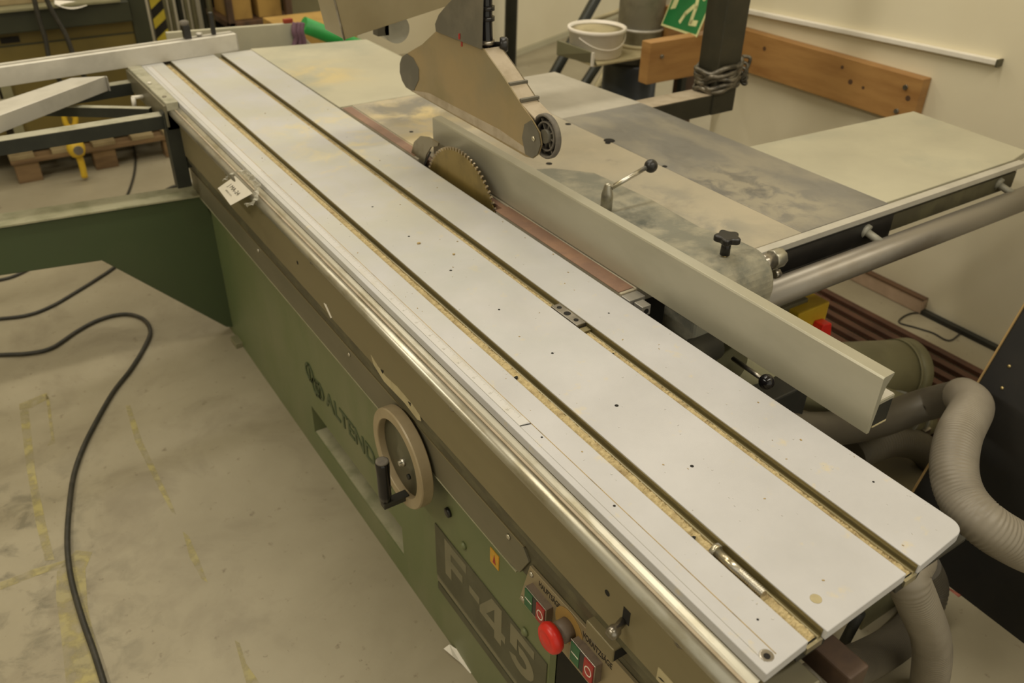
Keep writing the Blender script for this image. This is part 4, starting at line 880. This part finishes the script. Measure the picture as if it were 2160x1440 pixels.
# shelf with cardboard right of pipes
t = thing('storage_rack', 'dark brown rack with boxes behind the flip stop', 'rack', (1.58, 5.3, 0))
for x in (1.44, 1.79): obj('rack_post', B(bx, x, x + .035, 5.12, 5.16, 0, 1.4), M_dkwood, t)
obj('rack_shelf', B(bx, 1.44, 1.825, 5.12, 5.6, .495, .53), M_dkwood, t, .002)
obj('rack_back', B(bx, 1.44, 1.825, 5.58, 5.6, 0, 1.4), M_hole, t)
for x0, x1, lb_ in ((1.475, 1.60, 'left cardboard box on the dark rack'), (1.64, 1.78, 'right cardboard box on the dark rack')):
    o = obj('cardboard_box', B(bx, x0, x1, 5.18, 5.5, .5305, .80), M_card, None, .003); recenter(tag(o, lb_, 'box'))
o = obj('locker', B(bx, 1.86, 2.32, 5.35, 5.8, 0, 1.8), M_lock, None, .005); recenter(tag(o, 'olive grey locker by the back wall right of the rack', 'locker'))
# white panel, box, tube, strap
o = obj('laminate_panel', B(prism, [(.72, 0), (.72, .905), (1.20, .888), (1.275, .80), (1.275, 0)], 'y', 3.40, 3.42), M_ext, None, .002); recenter(tag(o, 'pale laminate panel standing upright behind the rear table', 'panel'))
o = obj('cardboard_box', B(bx, 1.36, 1.72, 3.95, 4.25, 0, .735), M_card, None, .003); recenter(tag(o, 'yellow-brown box on the floor below the green tube', 'box'))
t_ = P(640, 52, 'y', 3.62); t2_ = P(760, 100, 'y', 3.62)
o = obj('green_tube', B(cyl, t_, t2_ + (t2_ - t_) * .4, .034, n=28), M_gtube); tag(o, 'bright green plastic tube leaning behind the rear table', 'tube')
o = obj('tube_stand', B(bx, 1.60, 1.72, 3.54, 3.70, 0, .58), M_card, None, .003); recenter(tag(o, 'brown crate under the lower end of the green tube', 'crate'))
g = bmesh.new()
for dx in (0, 9, 16): tube(g, [P(622 + dx, 48, 'y', 3.395), P(620 + dx, 66, 'y', 3.388), P(624 + dx, 82, 'y', 3.39), P(620 + dx * 1.4, 100, 'y', 3.39)], .011, k=5, n=8)
o = obj('purple_strap', g, M_purple); tag(o, 'purple cloth strap hanging over the pale laminate panel', 'strap')
g = B(bx, P(598, 48, 'y', 3.41).x, P(617, 48, 'y', 3.41).x, 3.40, 3.42, .8885, .905); o = obj('red_clip', g, mat('red_plastic', rgb(150, 60, 36), .5), None, .002); recenter(tag(o, 'small red clip on top of the pale laminate panel', 'clip'))

# ------------------------------------------------------------ floor things
def floorpts(l, z=.0): return [P(x, y, 'z', z) for x, y in l]
o = obj('floor_cable', B(tube, floorpts([(-700, 700), (-380, 760), (-60, 752), (0, 748), (60, 745), (110, 733), (160, 700), (200, 678), (240, 665), (275, 663), (305, 675), (317, 700), (303, 735), (275, 780), (240, 825), (205, 885), (175, 945), (155, 1005), (145, 1080), (142, 1150), (150, 1220), (172, 1300), (200, 1380), (225, 1460), (250, 1540), (290, 1700), (310, 1900)], .0075), .0072, k=8, n=10), M_cable); tag(o, 'thick black cable curving in a loop over the floor at the left', 'cable')
o = obj('floor_cable', B(tube, floorpts([(-700, 640), (-380, 690), (-60, 676), (0, 672), (60, 664), (110, 645), (160, 616), (205, 588), (243, 562), (275, 530), (300, 480)], .0065), .0065, k=8, n=10), M_cable); tag(o, 'black cable passing under the dark green swing arm', 'cable')
o = obj('floor_cable', B(tube, floorpts([(262, 425), (275, 395), (284, 360), (285, 325), (276, 290), (268, 262)], .006), .006, k=8, n=8), M_cable); tag(o, 'thin black cable on the floor in front of the pallet', 'cable')
o = obj('floor_cable', B(tube, floorpts([(-60, 600), (0, 590), (30, 582), (60, 568)], .0065), .0065, k=8, n=8), M_cable); tag(o, 'short end of black cable under the swing arm at the left edge', 'cable')
t = thing('air_hose', 'grey hose with red plug on the floor beyond the swing arm', 'hose', tuple(P(380, 395, 'z', 0)))
obj('hose_line', B(tube, floorpts([(335, 412), (360, 396), (395, 386), (425, 378)], .008), .008, k=8, n=8), M_cable, t)
obj('hose_line', B(tube, floorpts([(385, 400), (398, 390), (412, 376)], .02), .010, k=8, n=8), M_galvb, t)
pp = P(419, 393, 'z', .03); obj('red_plug', B(bx, pp.x - .02, pp.x + .02, pp.y - .02, pp.y + .02, 0, .05), M_mush, t, .004)
# paper scrap
bm = bmesh.new(); pts = [(936, 1368), (948, 1359), (968, 1372), (985, 1392), (1000, 1416), (992, 1420), (972, 1398), (955, 1384)]
q = [P(x, y, 'z', .006 + .006 * math.sin(i)) for i, (x, y) in enumerate(pts)]; hexa(bm, q, [p + Vector((0, 0, .001)) for p in q]); o = obj('paper_scrap', bm, M_paper); recenter(tag(o, 'torn white paper strip on the floor at the cabinet foot', 'paper'))
# yellow floor paint: worn, flat
def paint(pts, k):
    bm = bmesh.new(); q = [P(x, y, 'z', .0008) for x, y in pts]; v = [bm.verts.new(p) for p in q]; bm.faces.new(v)
    o = obj('paint_mark', bm, M_ypaint, fl, recalc=False)
    for p in o.data.polygons:
        if p.normal.z < 0: p.flip()
m_ = M_ypaint; nt = m_.node_tree; b = nt.nodes['Principled BSDF']
n1 = nt.nodes.new('ShaderNodeTexNoise'); n1.inputs['Scale'].default_value = 22; n1.inputs['Detail'].default_value = 8; r1 = nt.nodes.new('ShaderNodeMapRange'); r1.inputs[1].default_value = .42; r1.inputs[2].default_value = .62; r1.inputs[3].default_value = .85; r1.inputs[4].default_value = .15
g1 = nt.nodes.new('ShaderNodeNewGeometry'); nt.links.new(g1.outputs['Position'], n1.inputs['Vector']); nt.links.new(n1.outputs[0], r1.inputs[0]); nt.links.new(r1.outputs[0], b.inputs['Alpha'])
paint([(0, 1228), (70, 1200), (140, 1180), (142, 1192), (75, 1214), (0, 1244)], 0)
paint([(40, 852), (98, 828), (104, 840), (60, 862), (75, 1000), (100, 1120), (115, 1180), (95, 1182), (75, 1100), (55, 980)], 1)
paint([(96, 830), (104, 840), (116, 935), (100, 940), (108, 925)], 2)
paint([(120, 1205), (160, 1160), (195, 1164), (180, 1200), (185, 1280), (205, 1370), (212, 1445), (140, 1445), (128, 1330), (118, 1260)], 3)
paint([(265, 855), (275, 855), (300, 930), (355, 1045), (372, 1085), (362, 1080), (335, 1030), (285, 930)], 4)
paint([(385, 1120), (398, 1130), (420, 1180), (438, 1228), (425, 1220), (400, 1175)], 5)
paint([(495, 1350), (505, 1355), (520, 1400), (548, 1440), (520, 1442)], 6)

# ------------------------------------------------------------ hoses and ducts under the fence, right
dt = thing('dust_pipe', 'olive grey sheet metal pipe with flared end behind the rip fence', 'pipe', (1.75, 1.15, .3))
a = P(1690, 830, 'y', 1.10); b_ = P(1888, 782, 'y', 1.10)
obj('pipe_body', B(cyl, a + Vector((-.02, .1, .0)) + (a + Vector((-.02, .1, .0)) - b_) * .9, b_, .088, .096, n=40), M_galv, dt)
ax = (b_ - a - Vector((-.02, .1, 0))).normalized()
obj('pipe_seam', B(cyl, b_ - ax * .005, b_ + ax * .006, .099, n=40), M_galv, dt)
obj('pipe_end', B(cyl, b_ + ax * .006, b_ + ax * .045, .098, .101, n=40, cap=True), M_galv, dt)
dt2 = thing('dust_pipe', 'smaller olive sheet metal elbow pipe below the fence end', 'pipe', (1.7, .9, .3))
a = P(1760, 830, 'y', .98); b_ = P(1915, 880, 'y', .98)
obj('pipe_body', B(cyl, a + (a - b_) * 1.1, b_, .062, n=36), M_galv, dt2); ax = (b_ - a).normalized()
for s in (.02, .09): obj('pipe_clamp', B(cyl, b_ - ax * s, b_ - ax * (s - .012), .068, n=36), M_galvb, dt2)
obj('pipe_end', B(cyl, b_, b_ + ax * .10, .060, .050, n=36), M_galv, dt2)
obj('clamp_screw', B(bx, b_.x - .03, b_.x, b_.y - .075, b_.y - .06, b_.z - .01, b_.z + .01), M_steel, dt2)
# main hose: out from under the table, loops up in front of the black board and down to the right
h = thing('suction_hose', 'big grey ribbed suction hose arching in front of the black board', 'hose', (1.5, .6, .5))
pts = [P(1500, 900, 'y', .86), P(1620, 905, 'y', .85), P(1740, 905, 'y', .88), P(1850, 888, 'y', .87), P(1945, 855, 'y', .84), P(2030, 835, 'y', .76), P(2050, 858, 'y', .68), P(2022, 920, 'y', .62), P(2012, 990, 'y', .57), P(2030, 1052, 'y', .52), P(2078, 1105, 'y', .46), P(2150, 1150, 'y', .41), P(2250, 1200, 'y', .36)]; pts += [pts[-1] + Vector((.06, -.16, -.06)), pts[-1] + Vector((.05, -.36, -.16))]
obj('hose_lower', B(tube, pts[:6], .042, k=8, n=28), M_dhose, h)  # same hose in a darker colour, shade under the table painted in
obj('hose_tube', B(ribbed, pts[5:], .046), M_hose, h)
bm = bmesh.new(); h2 = thing('suction_hose', 'grey ribbed hose dropping straight to the floor below the table corner', 'hose', (1.25, .45, .2))
q = [P(1930, 1180, 'y', .50), P(1915, 1215, 'y', .47), P(1935, 1270, 'y', .45), P(1962, 1340, 'y', .44), P(1965, 1400, 'y', .43), P(1950, 1480, 'y', .43), P(1920, 1560, 'y', .43)]
obj('hose_tube', B(ribbed, q, .039), M_hose, h2)
h3 = thing('suction_hose', 'dull grey hose curving left underneath the table end', 'hose', (1.5, .6, .05))
q = [P(1945, 1195, 'y', .60), P(1962, 1240, 'y', .58), P(1940, 1300, 'y', .56), P(1895, 1350, 'y', .54), P(1830, 1390, 'y', .52), P(1750, 1425, 'y', .50), P(1660, 1480, 'y', .50)]
obj('hose_tube', B(ribbed, q, .042, .009, .0015), M_dhose, h3)
h4 = thing('suction_hose', 'dark hose looping down beneath the sliding table edge', 'hose', (1.6, .8, .1))
q = [P(1800, 960, 'y', .95), P(1880, 930, 'y', .93), P(1950, 950, 'y', .90), P(1985, 1020, 'y', .88), P(1975, 1100, 'y', .86), P(1990, 1200, 'y', .84)]
obj('hose_tube', B(ribbed, q, .045, .009, .0015), M_dhose, h4)
# black board
bb_ = thing('black_board', 'tall black panel with thin plywood edge and brass studs at the right', 'panel', (1.8, .6, 0))
E0 = P(2165, 640, 'y', .776); E1 = P(1950, 1000, 'y', .776); dd = (E1 - E0); E2 = E0 + dd * ((0.0 - E0.z) / dd.z); E00 = E0 - dd * 1.6
off = Vector((-.045, -1.3, 0)); th = Vector((.016, 0, -.004))
obj('board', B(hexa, [E2, E2 + off, E00 + off, E00], [p + th for p in (E2, E2 + off, E00 + off, E00)]), M_bboard, bb_)
e3 = Vector((0, .004, 0)); e4 = Vector((-.006, 0, 0)); obj('plywood_edge', B(hexa, [E2 + e4, E2 + th, E00 + th, E00 + e4], [p + e3 for p in (E2 + e4, E2 + th, E00 + th, E00 + e4)]), M_ply, bb_)
nb = off.cross(dd).normalized()
if nb.dot(EYE - E0) < 0: nb = -nb
def onboard(px, py):
    d = R0 * (px - 1080) + R1 * (py - 720) + R2 * F; tt = nb.dot(E0 - EYE) / nb.dot(d); return EYE + d * tt
for px, py in ((2129, 772), (2114, 818), (2066, 892)):
    c_ = onboard(px, py); obj('brass_stud', B(lathe, [(.0045, 0), (.004, .003), (.001, .004)], c_, nb, n=14), M_brass, bb_)
a = onboard(2000, 1242); b_ = onboard(2026, 1258)
obj('red_marker', B(tube, [a + nb * .004, b_ + nb * .004], .006, k=1, n=8), mat('dull_red', rgb(150, 84, 66), .6), bb_)
# brown slats on floor
fg = thing('slatted_mat', 'mat of long brown slats lying on the floor by the right wall', 'mat', (2.55, 1.3, 0))
for k in range(9):
    x = 2.70 - k * .062; obj('slat', B(bx, x - .030, x, .45, 1.84, .012, .030), M_grate, fg, .002)
obj('cross_batten', B(bx, 2.17, 2.70, 1.70, 1.74, 0, .012), M_grate, fg); obj('cross_batten', B(bx, 2.17, 2.70, .70, .74, 0, .012), M_grate, fg)
o = obj('thin_cable', B(tube, floorpts([(1952, 660), (1925, 660), (1905, 668), (1897, 680), (1930, 690), (1968, 702), (2002, 718), (2030, 700), (2055, 690)], .004), .003, k=5, n=6), M_cable); tag(o, 'thin dark wire looping on the floor near the right wall', 'wire')
